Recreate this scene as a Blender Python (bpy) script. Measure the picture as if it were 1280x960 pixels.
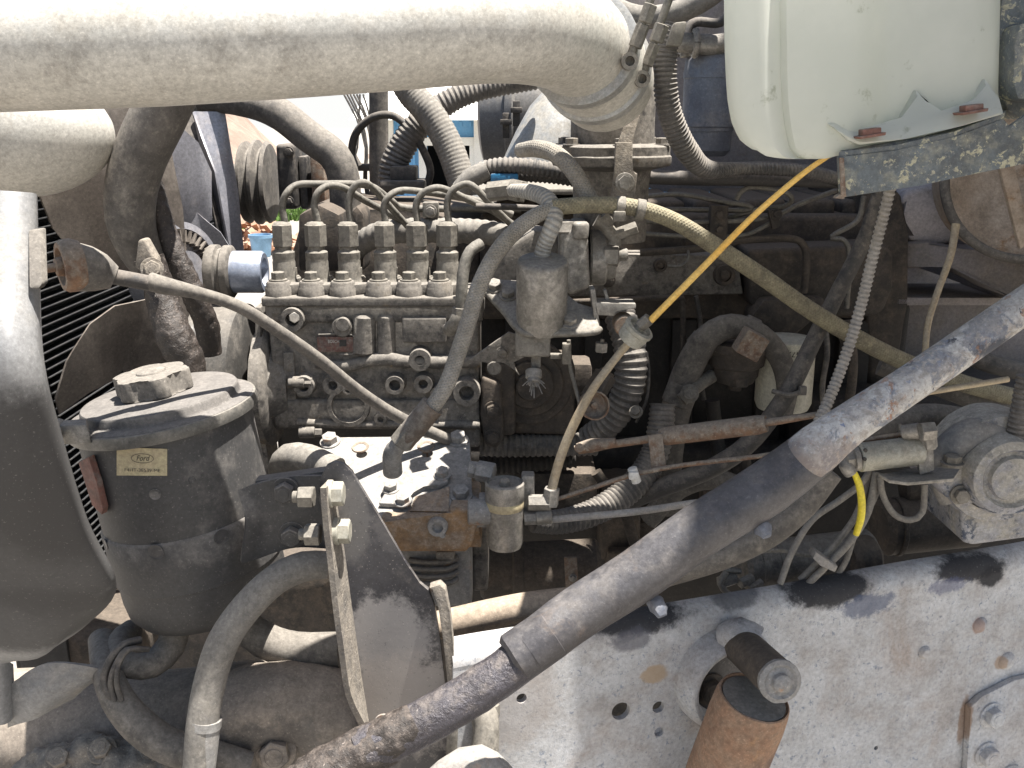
import bpy, bmesh, math, random
from mathutils import Vector as V, Matrix, noise
random.seed(7)
R = math.radians
sc = bpy.context.scene
COL = sc.collection
for o in list(bpy.data.objects): bpy.data.objects.remove(o)

# ---------------------------------------------------------------- camera
F = 1229.4                       # focal length in pixels of the 1280 wide photograph
PITCH = R(15)
CAM = V((0, 0, 1.9))
cd = bpy.data.cameras.new('camera'); cam = bpy.data.objects.new('camera', cd); COL.objects.link(cam)
cd.sensor_width = 36; cd.lens = 36*F/1280; cd.clip_start = 0.02; cd.clip_end = 2000
cam.location = CAM; cam.rotation_euler = (R(90)-PITCH, 0, 0)
sc.camera = cam
# ---------------------------------------------------------------- world, sun, exposure
SUN = V((0.25, -0.03, 0.965)).normalized()
w = bpy.data.worlds.new('World'); sc.world = w; w.use_nodes = True
nt = w.node_tree; bg = nt.nodes['Background']
sky = nt.nodes.new('ShaderNodeTexSky'); sky.sky_type = 'NISHITA'; sky.sun_disc = False
sky.sun_elevation = math.asin(SUN.z); sky.sun_rotation = math.atan2(SUN.x, SUN.y)
sky.air_density = 1.35; sky.dust_density = 2.3; sky.ozone_density = 0.5
tcn = nt.nodes.new('ShaderNodeTexCoord'); sxyz = nt.nodes.new('ShaderNodeSeparateXYZ'); nt.links.new(tcn.outputs['Generated'], sxyz.inputs[0])
hz = nt.nodes.new('ShaderNodeMapRange'); hz.interpolation_type = 'SMOOTHSTEP'; nt.links.new(sxyz.outputs[2], hz.inputs[0]); hz.inputs[1].default_value = .02; hz.inputs[2].default_value = .30; hz.inputs[3].default_value = 1; hz.inputs[4].default_value = 0
hm = nt.nodes.new('ShaderNodeMix'); hm.data_type = 'RGBA'; nt.links.new(hz.outputs[0], hm.inputs[0]); nt.links.new(sky.outputs[0], hm.inputs[6]); hm.inputs[7].default_value = (6.2, 6.2, 6.1, 1)   # white haze low over the horizon, all round
nt.links.new(hm.outputs[2], bg.inputs[0]); bg.inputs[1].default_value = 0.05
sd = bpy.data.lights.new('sun', 'SUN'); so = bpy.data.objects.new('sun', sd); COL.objects.link(so)
sd.energy = 5.0; sd.angle = R(0.5); sd.color = (1, .955, .89)
so.rotation_euler = SUN.to_track_quat('Z', 'Y').to_euler(); so.location = (2, 0, 5)
sc.view_settings.view_transform = 'Standard'; sc.view_settings.look = 'None'
sc.view_settings.exposure = 1.68; sc.view_settings.gamma = 1

# ---------------------------------------------------------------- measuring helpers: photo pixel + distance -> metres
fw = V((0, math.cos(PITCH), -math.sin(PITCH))); up = V((0, math.sin(PITCH), math.cos(PITCH)))
def P(px, py, Y):
    d = V((1, 0, 0))*((px-640)/F) + up*((480-py)/F) + fw
    return CAM + d*(Y/d.y)
def S(py, Y):
    d = up*((480-py)/F) + fw
    return Y/d.y/F
def PP(l): return [P(*p) for p in l]
X, Yv, Z = V((1, 0, 0)), V((0, 1, 0)), V((0, 0, 1))

# ---------------------------------------------------------------- mesh helpers (all in world metres)
def smooth_path(pts, step):
    pts = [V(p[:3]) for p in pts]
    if len(pts) == 2:
        n = max(1, int((pts[1]-pts[0]).length/step)); return [pts[0].lerp(pts[1], i/n) for i in range(n+1)], [i/n for i in range(n+1)]
    out, par = [], []
    e = [pts[0]*2-pts[1]] + pts + [pts[-1]*2-pts[-2]]
    for i in range(1, len(e)-2):
        a, b, c, d = e[i-1], e[i], e[i+1], e[i+2]
        n = max(2, int((c-b).length/step))
        for k in range(n):
            t = k/n
            out.append(0.5*((2*b)+(c-a)*t+(2*a-5*b+4*c-d)*t*t+(3*b-a-3*c+d)*t**3)); par.append(i-1+t)
    out.append(pts[-1]); par.append(len(pts)-1)
    return out, par
def tube(bm, pts, r, seg=16, step=None, ribs=None, caps=True, lump=None, flat=None):
    """swept round tube; r number or one per point; ribs=(pitch, depth) makes real corrugations; lump=(amp, scale)"""
    rr = r if isinstance(r, (list, tuple)) else [r]*len(pts)
    if step is None: step = max(0.006, min(rr)*0.7)
    if ribs: step = ribs[0]/4
    path, par = smooth_path(pts, step)
    # even out spacing for ribs
    L = [0]
    for i in range(1, len(path)): L.append(L[-1]+(path[i]-path[i-1]).length)
    if ribs:
        n = int(L[-1]/step); q = []; qp = []; j = 0
        for k in range(n+1):
            t = k*step
            while j < len(L)-2 and L[j+1] < t: j += 1
            u = (t-L[j])/max(1e-9, L[j+1]-L[j]); q.append(path[j].lerp(path[j+1], min(1, u))); qp.append(par[j]+(par[j+1]-par[j])*u)
        path, par = q, qp; L = [k*step for k in range(n+1)]
    uvl = bm.loops.layers.uv.verify()
    T0 = (path[1]-path[0]).normalized()
    nrm = T0.cross(Z) if abs(T0.z) < .9 else T0.cross(X)
    nrm.normalize(); rings = []
    for i, p in enumerate(path):
        T = (path[min(i+1, len(path)-1)]-path[max(i-1, 0)]).normalized()
        nrm = (nrm-T*nrm.dot(T)).normalized(); b = T.cross(nrm)
        k = min(int(par[i]), len(rr)-1); f = par[i]-k
        ra = rr[k]*(1-f)+rr[min(k+1, len(rr)-1)]*f
        if ribs: ra -= ribs[1]*(0, 0.15, 1, 0.85)[i % 4]
        ring = []
        for s in range(seg):
            a = 2*math.pi*s/seg; d = nrm*math.cos(a)+b*math.sin(a); v = p+d*ra
            if lump: v = v+d*lump[0]*(noise.noise(v*lump[1])+.5*noise.noise(v*lump[1]*2.7))
            ring.append(bm.verts.new(v))
        rings.append(ring)
    for i in range(len(rings)-1):
        for s in range(seg):
            t = (s+1) % seg
            f = bm.faces.new((rings[i][s], rings[i][t], rings[i+1][t], rings[i+1][s]))
            us = (s/seg, (s+1)/seg, (s+1)/seg, s/seg); vs = (L[i], L[i], L[i+1], L[i+1])
            for lp, u, v in zip(f.loops, us, vs): lp[uvl].uv = (u, v)
    if caps:
        bm.faces.new(rings[0][::-1]); bm.faces.new(rings[-1])
    return path
def frame(ax):
    ax = V(ax).normalized(); a = ax.cross(Z) if abs(ax.z) < .9 else ax.cross(X); a.normalize()
    return ax, a, ax.cross(a)
def lathe(bm, o, ax, prof, seg=32, lump=None, ph=0):
    """prof = [(radius, height along axis)...]"""
    ax, a, b = frame(ax); o = V(o); rings = []
    for r, h in prof:
        if r <= 1e-6: rings.append([bm.verts.new(o+ax*h)]); continue
        ring = []
        for s in range(seg):
            t = 2*math.pi*s/seg+ph; d = a*math.cos(t)+b*math.sin(t); v = o+ax*h+d*r
            if lump: v = v+d*lump[0]*noise.noise(v*lump[1])
            ring.append(bm.verts.new(v))
        rings.append(ring)
    for A, B in zip(rings, rings[1:]):
        for s in range(seg):
            t = (s+1) % seg
            if len(A) == 1 and len(B) == 1: continue
            if len(A) == 1: bm.faces.new((A[0], B[t], B[s]))
            elif len(B) == 1: bm.faces.new((A[s], A[t], B[0]))
            else: bm.faces.new((A[s], A[t], B[t], B[s]))
    for q, fl in ((rings[0], 1), (rings[-1], 0)):
        if len(q) > 2: bm.faces.new(q[::-1] if fl else q)
def cyl(bm, a, b, r, seg=24, bev=None, r2=None):
    a, b = V(a), V(b); h = (b-a).length; r2 = r if r2 is None else r2
    bev = min(r, r2, h)*.12 if bev is None else bev
    lathe(bm, a, b-a, [(r-bev, 0), (r, bev), (r2, h-bev), (r2-bev, h)], seg)
def hexa(bm, a, b, r, n=6, bev=.12):
    a, b = V(a), V(b); h = (b-a).length
    lathe(bm, a, b-a, [(r*(1-bev), 0), (r, r*bev*.7), (r, h-r*bev*.7), (r*(1-bev), h)], n, ph=random.random())
def tuft(bm, p, d, n, L, r):
    for i in range(n): e = V((random.uniform(-1, 1), random.uniform(-1, .3), random.uniform(-1, .6)))*L; tube(bm, [p+e*.1, p+e*.6+d*L*.4, p+e+d*L], r, 5)
def bolt(bm, o, ax, r, h=None, washer=True):
    ax = V(ax).normalized(); o = V(o); h = h or r*.9; k = 0
    if washer: cyl(bm, o-ax*.001, o+ax*r*.22, r*1.35, 20); k = r*.2
    hexa(bm, o+ax*(k-.0005), o+ax*(k+h), r)
    lathe(bm, o+ax*(k+h-.0005), ax, [(r*.62, 0), (r*.55, r*.09), (0, r*.12)], 12)
def torus(bm, o, ax, Rr, r, seg=32, sg=10, a0=0, a1=2*math.pi):
    ax, a, b = frame(ax); pts = [V(o)+(a*math.cos(t)+b*math.sin(t))*Rr for t in [a0+(a1-a0)*i/seg for i in range(seg+1)]]
    tube(bm, pts, r, sg, step=9, caps=abs(a1-a0) < 6.2)
def bevel_new(bm, geom_edges, w, n=2):
    if w > 0: bmesh.ops.bevel(bm, geom=geom_edges, offset=w, segments=n, affect='EDGES', profile=.6, clamp_overlap=True)
def prism(bm, pts, vec, bev=0.002, n=2):
    pts = [V(p) for p in pts]; vec = V(vec)
    t = bmesh.new(); a = [t.verts.new(p) for p in pts]; b = [t.verts.new(p+vec) for p in pts]
    t.faces.new(a); t.faces.new(b[::-1])
    for i in range(len(a)): j = (i+1) % len(a); t.faces.new((a[i], b[i], b[j], a[j]))
    bevel_new(t, t.edges[:], bev, n); add(bm, t)
def add(bm, t):
    bmesh.ops.recalc_face_normals(t, faces=t.faces[:])
    me = bpy.data.meshes.new('tmp'); t.to_mesh(me); t.free(); bm.from_mesh(me); bpy.data.meshes.remove(me)
def box(bm, c, s, rot=None, bev=0.002, n=2):
    c = V(c); M = rot or Matrix.Identity(3); h = V(s)/2; q = []
    for x, y in ((-1, -1), (1, -1), (1, 1), (-1, 1)): q.append(c+M @ V((x*h.x, y*h.y, -h.z)))
    prism(bm, q, M @ V((0, 0, s[2])), bev, n)
def pbox(bm, x0, y0, x1, y1, Y, dep, bev=0.003, n=2):
    """box whose front face spans the two pixel corners at distance Y"""
    a, b = P(x0, y0, Y), P(x1, y1, Y); lo = V((min(a.x, b.x), Y, min(a.z, b.z))); hi = V((max(a.x, b.x), Y+dep, max(a.z, b.z)))
    box(bm, (lo+hi)/2, hi-lo, None, bev, n)
def plate(bm, pts, holes, vec, bev=0):
    """flat plate with real holes; holes=[(centre, radius)]"""
    pts = [V(p) for p in pts]; vec = V(vec); nn = (pts[1]-pts[0]).cross(pts[2]-pts[1])
    s = V()
    for i in range(len(pts)): s += pts[i].cross(pts[(i+1) % len(pts)])
    _, a, b = frame(s); t = bmesh.new(); loops = [pts]
    for c, r in holes: loops.append([V(c)+(a*math.cos(k*math.pi/9)+b*math.sin(k*math.pi/9))*r for k in range(18)])
    es = []
    for lp in loops:
        vs = [t.verts.new(p) for p in lp]; es += [t.edges.new((vs[i], vs[(i+1) % len(vs)])) for i in range(len(vs))]
    bmesh.ops.triangle_fill(t, use_beauty=True, edges=es)
    g = bmesh.ops.extrude_face_region(t, geom=t.faces[:])
    bmesh.ops.translate(t, vec=vec, verts=[v for v in g['geom'] if isinstance(v, bmesh.types.BMVert)])
    add(bm, t)
def loft(bm, rows, thick=0, close=False):
    """skin a grid of points; thick > 0 gives the sheet a back"""
    g = [[bm.verts.new(V(p)) for p in r] for r in rows]; fs = []
    for i in range(len(g)-1):
        n = len(g[i])
        for j in range(n if close else n-1):
            k = (j+1) % n; fs.append(bm.faces.new((g[i][j], g[i][k], g[i+1][k], g[i+1][j])))
    if close: bm.faces.new(g[0][::-1]); bm.faces.new(g[-1])
    if thick:
        bmesh.ops.recalc_face_normals(bm, faces=fs)
        bmesh.ops.solidify(bm, geom=fs, thickness=thick)
def rowsm(rows, n=4):
    """smooth a coarse grid of points both ways"""
    A = [smooth_n(r, n) for r in rows]; B = list(zip(*A)); B = [smooth_n(list(c), n) for c in B]
    return [list(r) for r in zip(*B)]
def smooth_n(pts, n):
    e = [pts[0]*2-pts[1]]+list(pts)+[pts[-1]*2-pts[-2]]; out = []
    for i in range(1, len(e)-2):
        a, b, c, d = e[i-1:i+3]
        for k in range(n):
            t = k/n; out.append(0.5*((2*b)+(c-a)*t+(2*a-5*b+4*c-d)*t*t+(3*b-a-3*c+d)*t**3))
    return out+[pts[-1]]
def rough(bm, amp, scale, sub=0):
    if sub: bmesh.ops.subdivide_edges(bm, edges=bm.edges[:], cuts=sub, use_grid_fill=True)
    bm.normal_update()
    for v in bm.verts: v.co += v.normal*amp*(noise.noise(v.co*scale)+.5*noise.noise(v.co*scale*2.3))
def boss(bm, o, ax, r, h, hole=.55, seg=24):
    """raised round boss with a recessed bore"""
    lathe(bm, o, ax, [(r*1.12, -.002), (r, h*.5), (r*.97, h), (r*hole, h), (r*hole*.92, h*.05), (0, h*.05)], seg)

# ---------------------------------------------------------------- object helpers
def finish(me, ang=38):
    bm = bmesh.new(); bm.from_mesh(me); bmesh.ops.recalc_face_normals(bm, faces=bm.faces[:])
    c = math.cos(R(ang))
    for f in bm.faces: f.smooth = True
    for e in bm.edges:
        if len(e.link_faces) == 2 and e.link_faces[0].normal.dot(e.link_faces[1].normal) < c: e.smooth = False
    bm.to_mesh(me); bm.free()
def props(o, label, cat, group=None, kind=None):
    if label: o['label'] = label
    if cat: o['category'] = cat
    if group: o['group'] = group
    if kind: o['kind'] = kind
    return o
def thing(name, label, cat, base, group=None):
    o = bpy.data.objects.new(name, None); o.empty_display_size = .03; COL.objects.link(o); o.location = V(base)
    return props(o, label, cat, group)
def root_of(o):
    while o.parent: o = o.parent
    return o
def part(name, bm, m, parent, label=None, kind=None):
    base = root_of(parent).location
    for v in bm.verts: v.co -= base
    me = bpy.data.meshes.new(name); bm.to_mesh(me); bm.free(); finish(me); me.materials.append(m)
    o = bpy.data.objects.new(name, me); COL.objects.link(o); o.parent = parent
    if label: o['label'] = label
    if kind: o['kind'] = kind
    return o
def one(name, label, cat, bm, m, group=None, kind=None):
    lo = min(v.co.z for v in bm.verts); cx = sum(v.co.x for v in bm.verts)/len(bm.verts); cy = sum(v.co.y for v in bm.verts)/len(bm.verts)
    base = V((cx, cy, lo))
    for v in bm.verts: v.co -= base
    me = bpy.data.meshes.new(name); bm.to_mesh(me); bm.free(); finish(me); me.materials.append(m)
    o = bpy.data.objects.new(name, me); COL.objects.link(o); o.location = base
    return props(o, label, cat, group, kind)
def B(): return bmesh.new()
def mk(fn, *a, **k):
    bm = B(); fn(bm, *a, **k); return bm
def hose(name, label, cat, pix, rpx, m, group=None, parent=None, **k):
    """hose laid through photo pixels (px, py, distance); radius in photo pixels at its own distance"""
    pts = PP(pix); rs = rpx if isinstance(rpx, (list, tuple)) else [rpx]*len(pix)
    rs = [r*S(p[1], p[2]) for r, p in zip(rs, pix)]
    bm = B(); tube(bm, pts, rs, **k)
    return part(name, bm, m, parent) if parent else one(name, label, cat, bm, m, group)
def copy_tree(o, off, label=None, parent=None):
    c = o.copy(); COL.objects.link(c); c.parent = parent
    if parent is None:
        c.location = o.location+V(off)
        if label: c['label'] = label
    for ch in list(o.children): copy_tree(ch, off, None, c)
    return c
def text(name, s, o, xdir, ydir, size, m, parent, italic=False, ext=.0002, fit=None):
    cu = bpy.data.curves.new(name, 'FONT'); cu.body = s; cu.size = 1; cu.extrude = 0; cu.align_x = 'CENTER'; cu.align_y = 'CENTER'
    if italic: cu.shear = .35
    t = bpy.data.objects.new(name, cu); COL.objects.link(t); bpy.context.view_layer.update()
    me = bpy.data.meshes.new_from_object(t); bpy.data.objects.remove(t)
    wd = max(v.co.x for v in me.vertices)-min(v.co.x for v in me.vertices)
    sx = (fit/wd) if fit else size
    xd, yd = V(xdir).normalized(), V(ydir).normalized(); zd = xd.cross(yd); base = root_of(parent).location
    for v in me.vertices: v.co = V(o)+xd*v.co.x*sx+yd*v.co.y*size+zd*ext-base
    me.materials.append(m); ob = bpy.data.objects.new(name, me); COL.objects.link(ob); ob.parent = parent
    return ob

# ---------------------------------------------------------------- materials
class N:
    def __init__(s, name):
        s.m = bpy.data.materials.new(name); s.m.use_nodes = True; s.t = s.m.node_tree; s.n = s.t.nodes; s.l = s.t.links
        s.b = s.n['Principled BSDF']; s.g = s.n.new('ShaderNodeNewGeometry')
    def link(s, a, b): s.l.new(a, b)
    def set(s, sock, v):
        if hasattr(v, 'is_output') or isinstance(v, bpy.types.NodeSocket): s.l.new(v, sock)
        else: sock.default_value = v
    def noise(s, scale, det=5, rough=.6, dist=0, vec=None):
        n = s.n.new('ShaderNodeTexNoise'); n.inputs['Scale'].default_value = scale; n.inputs['Detail'].default_value = det
        n.inputs['Roughness'].default_value = rough; n.inputs['Distortion'].default_value = dist
        s.l.new(vec or s.g.outputs['Position'], n.inputs['Vector']); return n.outputs['Fac']
    def ramp(s, x, lo, hi, a=0., b=1.):
        n = s.n.new('ShaderNodeMapRange'); n.interpolation_type = 'SMOOTHSTEP'
        s.set(n.inputs[0], x); n.inputs[1].default_value = lo; n.inputs[2].default_value = hi; n.inputs[3].default_value = a; n.inputs[4].default_value = b
        return n.outputs[0]
    def math(s, op, a, b=0.):
        n = s.n.new('ShaderNodeMath'); n.operation = op; s.set(n.inputs[0], a); s.set(n.inputs[1], b); return n.outputs[0]
    def mix(s, f, a, b):
        n = s.n.new('ShaderNodeMix'); n.data_type = 'RGBA'; s.set(n.inputs[0], f)
        for i, c in ((6, a), (7, b)): s.set(n.inputs[i], c if not isinstance(c, tuple) else (*c[:3], 1))
        return n.outputs[2]
    def mixf(s, f, a, b):
        n = s.n.new('ShaderNodeMix'); n.data_type = 'FLOAT'; s.set(n.inputs[0], f); s.set(n.inputs[2], a); s.set(n.inputs[3], b); return n.outputs[0]
DUST = (.27, .235, .195)
def mat(name, a, b=None, ns=25, rgh=.65, metal=0., dust=DUST, da=.45, upk=.35, layers=(), blots=(), specks=.25, bump=.35, bs=350, bs2=60, bd=.0005, braid=None, spiral=None):
    """dirty surface: two-tone base, extra paint or rust layers, stains at given spots, settled dust, specks and fine relief"""
    k = N(name); b = b or tuple(c*.6 for c in a)
    col = k.mix(k.ramp(k.noise(ns, 6, .65), .35, .65), b, a)
    rg = rgh; mt = metal
    for L in layers:                                   # (colour, scale, lo, hi[, roughness])
        f = k.ramp(k.noise(L[1], 8, .7, .4), L[2], L[3]); col = k.mix(f, col, L[0]); rg = k.mixf(f, rg, L[4] if len(L) > 4 else .8)
        mt = k.mixf(f, mt, 0.)
    gr = k.ramp(k.noise(210, 8, .8), .25, .75, .66, 1.26); gm = k.n.new('ShaderNodeVectorMath'); gm.operation = 'SCALE'
    # settled dust
    sx = k.n.new('ShaderNodeSeparateXYZ'); k.link(k.g.outputs['Normal'], sx.inputs[0])
    f = k.math('ADD', k.noise(ns*2.3, 7, .7), k.math('MULTIPLY', sx.outputs[2], upk*.5))
    lo = .78-da*.55
    f = k.ramp(f, lo-.13, lo+.13); f = k.math('MULTIPLY', f, .55+.45*da)
    dcol = k.mix(k.ramp(k.noise(ns*5, 4), .3, .7), dust, tuple(c*.72 for c in dust))
    col = k.mix(f, col, dcol); rg = k.mixf(f, rg, .93); mt = k.mixf(f, mt, 0.)
    k.link(col, gm.inputs[0]); k.link(gr, gm.inputs['Scale']); col = gm.outputs[0]
    for B_ in blots:                                   # (centre, radii, colour, strength)
        vm = k.n.new('ShaderNodeVectorMath'); vm.operation = 'SUBTRACT'; k.link(k.g.outputs['Position'], vm.inputs[0]); vm.inputs[1].default_value = B_[0]
        vd = k.n.new('ShaderNodeVectorMath'); vd.operation = 'DIVIDE'; k.link(vm.outputs[0], vd.inputs[0]); vd.inputs[1].default_value = B_[1]
        vl = k.n.new('ShaderNodeVectorMath'); vl.operation = 'LENGTH'; k.link(vd.outputs[0], vl.inputs[0])
        d = k.math('ADD', vl.outputs['Value'], k.math('MULTIPLY', k.math('SUBTRACT', k.noise(55, 8, .75), .5), B_[4] if len(B_) > 4 else 1.6))
        f = k.math('MULTIPLY', k.ramp(d, 1.12, .72), B_[3]); col = k.mix(f, col, B_[2]); rg = k.mixf(f, rg, .85)
    if specks:
        specks *= .3
        f = k.math('MULTIPLY', k.ramp(k.noise(420, 2, .5), .66, .72), specks); col = k.mix(f, col, tuple(min(1, c*2.1+.05) for c in dust))
        f = k.math('MULTIPLY', k.ramp(k.noise(300, 3, .6), .36, .30), specks*1.4); col = k.mix(f, col, tuple(c*.3 for c in b))
    k.set(k.b.inputs['Base Color'], col); k.set(k.b.inputs['Roughness'], rg); k.set(k.b.inputs['Metallic'], mt)
    h = k.math('ADD', k.math('MULTIPLY', k.noise(bs, 5, .7), .35), k.math('MULTIPLY', k.noise(bs2, 6, .65), .8))
    if braid or spiral:
        uv = k.n.new('ShaderNodeUVMap'); su = k.n.new('ShaderNodeSeparateXYZ'); k.link(uv.outputs[0], su.inputs[0])
        U, Vv = su.outputs[0], su.outputs[1]
        def saw(nu, nv):
            return k.math('SINE', k.math('ADD', k.math('MULTIPLY', U, 2*math.pi*nu), k.math('MULTIPLY', Vv, nv)))
        if braid: wv = k.math('MAXIMUM', saw(braid[0], braid[1]), saw(-braid[0], braid[1])); wv = k.math('MULTIPLY', wv, .55)
        else: wv = saw(spiral[0], spiral[1])
        h = k.math('ADD', h, k.math('MULTIPLY', wv, .6))
        col2 = k.mix(k.ramp(wv, .2, -.9, 0, .5), col, tuple(c*.45 for c in b)); k.set(k.b.inputs['Base Color'], col2)
    bn = k.n.new('ShaderNodeBump'); bn.inputs['Strength'].default_value = min(1, bump*1.6); bn.inputs['Distance'].default_value = bd*2
    k.link(h, bn.inputs['Height']); k.link(bn.outputs[0], k.b.inputs['Normal'])
    return k.m

PD = (.235, .213, .185)
M = {}
M['alu'] = mat('dusty_aluminium', (.50, .485, .445), (.43, .415, .375), 10, .5, .25, (.38, .355, .31), .42, .2, layers=[((.42, .38, .31), 7, .50, .90), ((.30, .26, .20), 90, .68, .80)], specks=.7, bump=.12)
M['alu2'] = mat('dull_aluminium', (.42, .42, .41), (.30, .30, .29), 14, .45, .4, (.36, .33, .28), .35, .3, specks=.3, bump=.15)
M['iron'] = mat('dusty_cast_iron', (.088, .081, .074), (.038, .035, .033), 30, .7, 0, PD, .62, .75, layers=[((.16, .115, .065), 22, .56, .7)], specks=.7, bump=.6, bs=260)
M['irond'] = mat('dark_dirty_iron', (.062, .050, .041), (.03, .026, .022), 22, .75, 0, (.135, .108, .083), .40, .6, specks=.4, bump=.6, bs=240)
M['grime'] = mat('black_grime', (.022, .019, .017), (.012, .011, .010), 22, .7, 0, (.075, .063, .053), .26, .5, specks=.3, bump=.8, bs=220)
M['steel'] = mat('dusty_plated_steel', (.36, .34, .31), (.20, .19, .17), 50, .45, .55, PD, .45, .5, specks=.3, bump=.25)
M['fit'] = mat('tan_plated_fitting', (.19, .178, .155), (.10, .092, .08), 60, .5, .3, (.235, .213, .18), .5, .45, specks=.4, bump=.3)
M['pipe'] = mat('dusty_steel_line', (.15, .143, .125), (.085, .08, .07), 60, .45, .4, (.22, .203, .175), .5, .5, specks=.3, bump=.2)
M['paint'] = mat('black_paint_under_dust', (.05, .048, .05), (.035, .035, .037), 9, .42, 0, (.24, .22, .20), .34, .6, specks=.5, bump=.15)
M['can'] = mat('dark_grey_reservoir_paint', (.048, .047, .047), (.038, .037, .037), 8, .6, 0, (.23, .21, .19), .22, 1.2, specks=.45, bump=.12)
M['rub'] = mat('dusty_rubber', (.11, .10, .09), (.07, .064, .058), 24, .8, 0, (.225, .203, .175), .45, .5, specks=.35, bump=.3)
M['rubd'] = mat('dark_rubber', (.045, .042, .04), (.03, .028, .027), 24, .6, 0, (.20, .175, .15), .36, .6, specks=.3, bump=.3)
M['rubl'] = mat('light_dusty_rubber', (.17, .16, .147), (.125, .117, .106), 24, .8, 0, (.255, .235, .205), .5, .5, specks=.35, bump=.3)
M['gunk'] = mat('oil_caked_rubber', (.040, .031, .026), (.025, .02, .017), 60, .5, 0, (.16, .13, .11), .2, .35, specks=1.5, bump=1, bs=420, bs2=160, bd=.0012)
M['braid'] = mat('braided_hose', (.30, .28, .25), (.22, .20, .17), 20, .7, 0, (.30, .27, .22), .35, .4, specks=.3, bump=.6, braid=(10, 1700), bd=.0006)
M['braidg'] = mat('olive_braided_hose', (.22, .20, .13), (.13, .115, .08), 30, .75, 0, (.32, .28, .19), .45, .5, specks=.6, bump=.8, braid=(10, 1500))
M['cond'] = mat('dusty_split_conduit', (.085, .08, .078), (.05, .048, .046), 20, .55, 0, (.25, .225, .195), .42, .5, specks=.3, bump=.2)
M['condl'] = mat('light_grey_conduit', (.30, .285, .27), (.22, .21, .20), 20, .6, 0, (.38, .34, .29), .42, .5, specks=.2, bump=.2)
M['whose'] = mat('white_striped_hose', (.40, .39, .36), (.30, .29, .27), 20, .7, 0, (.42, .38, .32), .4, .5, specks=.2, bump=.7, spiral=(1, 1100))
M['comp'] = mat('compressor_casting', (.27, .265, .255), (.19, .185, .18), 24, .6, .1, (.31, .29, .265), .45, .4, layers=[((.30, .165, .085), 20, .56, .66), ((.33, .25, .20), 34, .60, .68)], specks=.6, bump=.45)
M['comprust'] = mat('rusty_compressor_face', (.26, .155, .075), (.16, .11, .07), 26, .8, 0, (.36, .30, .24), .42, .3, layers=[((.27, .25, .21), 15, .58, .68)], specks=.6, bump=.7)
M['rust'] = mat('rusty_steel', (.22, .13, .08), (.13, .08, .055), 40, .85, 0, (.30, .26, .21), .52, .4, layers=[((.34, .30, .25), 30, .60, .68)], specks=.6, bump=.7)
M['tan'] = mat('tan_rubber', (.27, .215, .16), (.19, .15, .115), 20, .8, 0, (.36, .29, .22), .5, .4, specks=.4, bump=.3)
M['shock'] = mat('orange_rust', (.31, .185, .115), (.21, .125, .08), 30, .9, 0, (.32, .22, .15), .5, .2, layers=[((.13, .08, .06), 16, .56, .72), ((.36, .20, .09), 36, .58, .72)], specks=.6, bump=.9, bs=300)
M['redrust'] = mat('faded_red_clip', (.22, .10, .075), (.13, .07, .055), 40, .8, 0, PD, .35, .3)
M['plastic_y'] = mat('yellow_plastic', (.74, .50, .14), (.70, .40, .07), 20, .35, 0, (.55, .36, .14), .22, .2, specks=.2, bump=.05)
M['plastic_b'] = mat('beige_plastic_tube', (.40, .33, .22), (.33, .26, .17), 20, .5, 0, (.35, .30, .23), .42, .3, specks=.3, bump=.15)
M['yellow_wire'] = mat('bright_yellow_sleeve', (.72, .60, .03), (.62, .50, .03), 40, .4, 0, PD, .12, .2, specks=.1, bump=.05)
M['cream'] = mat('cream_filter_paint', (.56, .54, .44), (.48, .46, .38), 12, .4, 0, (.42, .38, .30), .25, .3, specks=.15, bump=.05)
M['label'] = mat('aged_paper_label', (.46, .40, .24), (.40, .33, .21), 40, .7, 0, (.38, .30, .20), .2, 0, layers=[((.42, .22, .14), 30, .64, .76)], specks=.3, bump=.05)
M['ink'] = mat('faded_ink', (.06, .055, .05), None, 20, .8, da=.1, specks=0, bump=0)
M['whiteink'] = mat('white_print', (.7, .68, .62), None, 20, .8, da=.1, specks=0, bump=0)
M['red'] = mat('red_nameplate', (.17, .075, .055), (.12, .06, .05), 60, .6, 0, PD, .45, .1, specks=.3, bump=.2)
M['blueclip'] = mat('blue_connector', (.02, .17, .32), (.02, .12, .25), 20, .4, da=.15)
M['pressing'] = mat('pale_pink_grey_sheet', (.50, .46, .46), (.40, .37, .37), 7, .6, 0, (.36, .32, .29), .35, .3, specks=.3, bump=.15)
M['wall_sheet'] = mat('dusty_cab_sheet', (.24, .215, .21), (.19, .17, .165), 7, .6, 0, (.27, .235, .20), .42, .3, layers=[((.20, .145, .09), 12, .6, .74)], specks=.3, bump=.15)
M['drum'] = mat('brown_stained_drum', (.42, .35, .28), (.33, .25, .18), 9, .6, 0, (.25, .20, .15), .4, .3, layers=[((.22, .12, .05), 13, .55, .68)], specks=.3, bump=.15)
M['panel'] = mat('pale_painted_panel', (.20, .20, .20), (.14, .14, .142), 5, .5, 0, (.36, .33, .29), .42, .2, layers=[((.16, .15, .145), 8, .56, .8)], specks=.3, bump=.12)
M['tankp'] = mat('pale_panel_with_grime_and_painted_shade', (.22, .22, .22), (.17, .17, .17), 5, .42, 0, (.30, .28, .25), .25, .2, specks=.3, bump=.1,
    blots=[(P(70, 600, .8), (.085, .3, .10), (.030, .028, .027), .93, .5), (P(30, 700, .8), (.085, .3, .10), (.042, .040, .039), .88, .5), (P(20, 790, .84), (.12, .3, .05), (.045, .043, .042), .85, .5)])  # blots paint the shade of the lower panel into its colour, along with grime
M['fan'] = mat('grey_fan_blade', (.145, .125, .11), (.10, .088, .078), 7, .45, .25, (.27, .235, .20), .35, .4, specks=.25, bump=.1)
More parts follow.
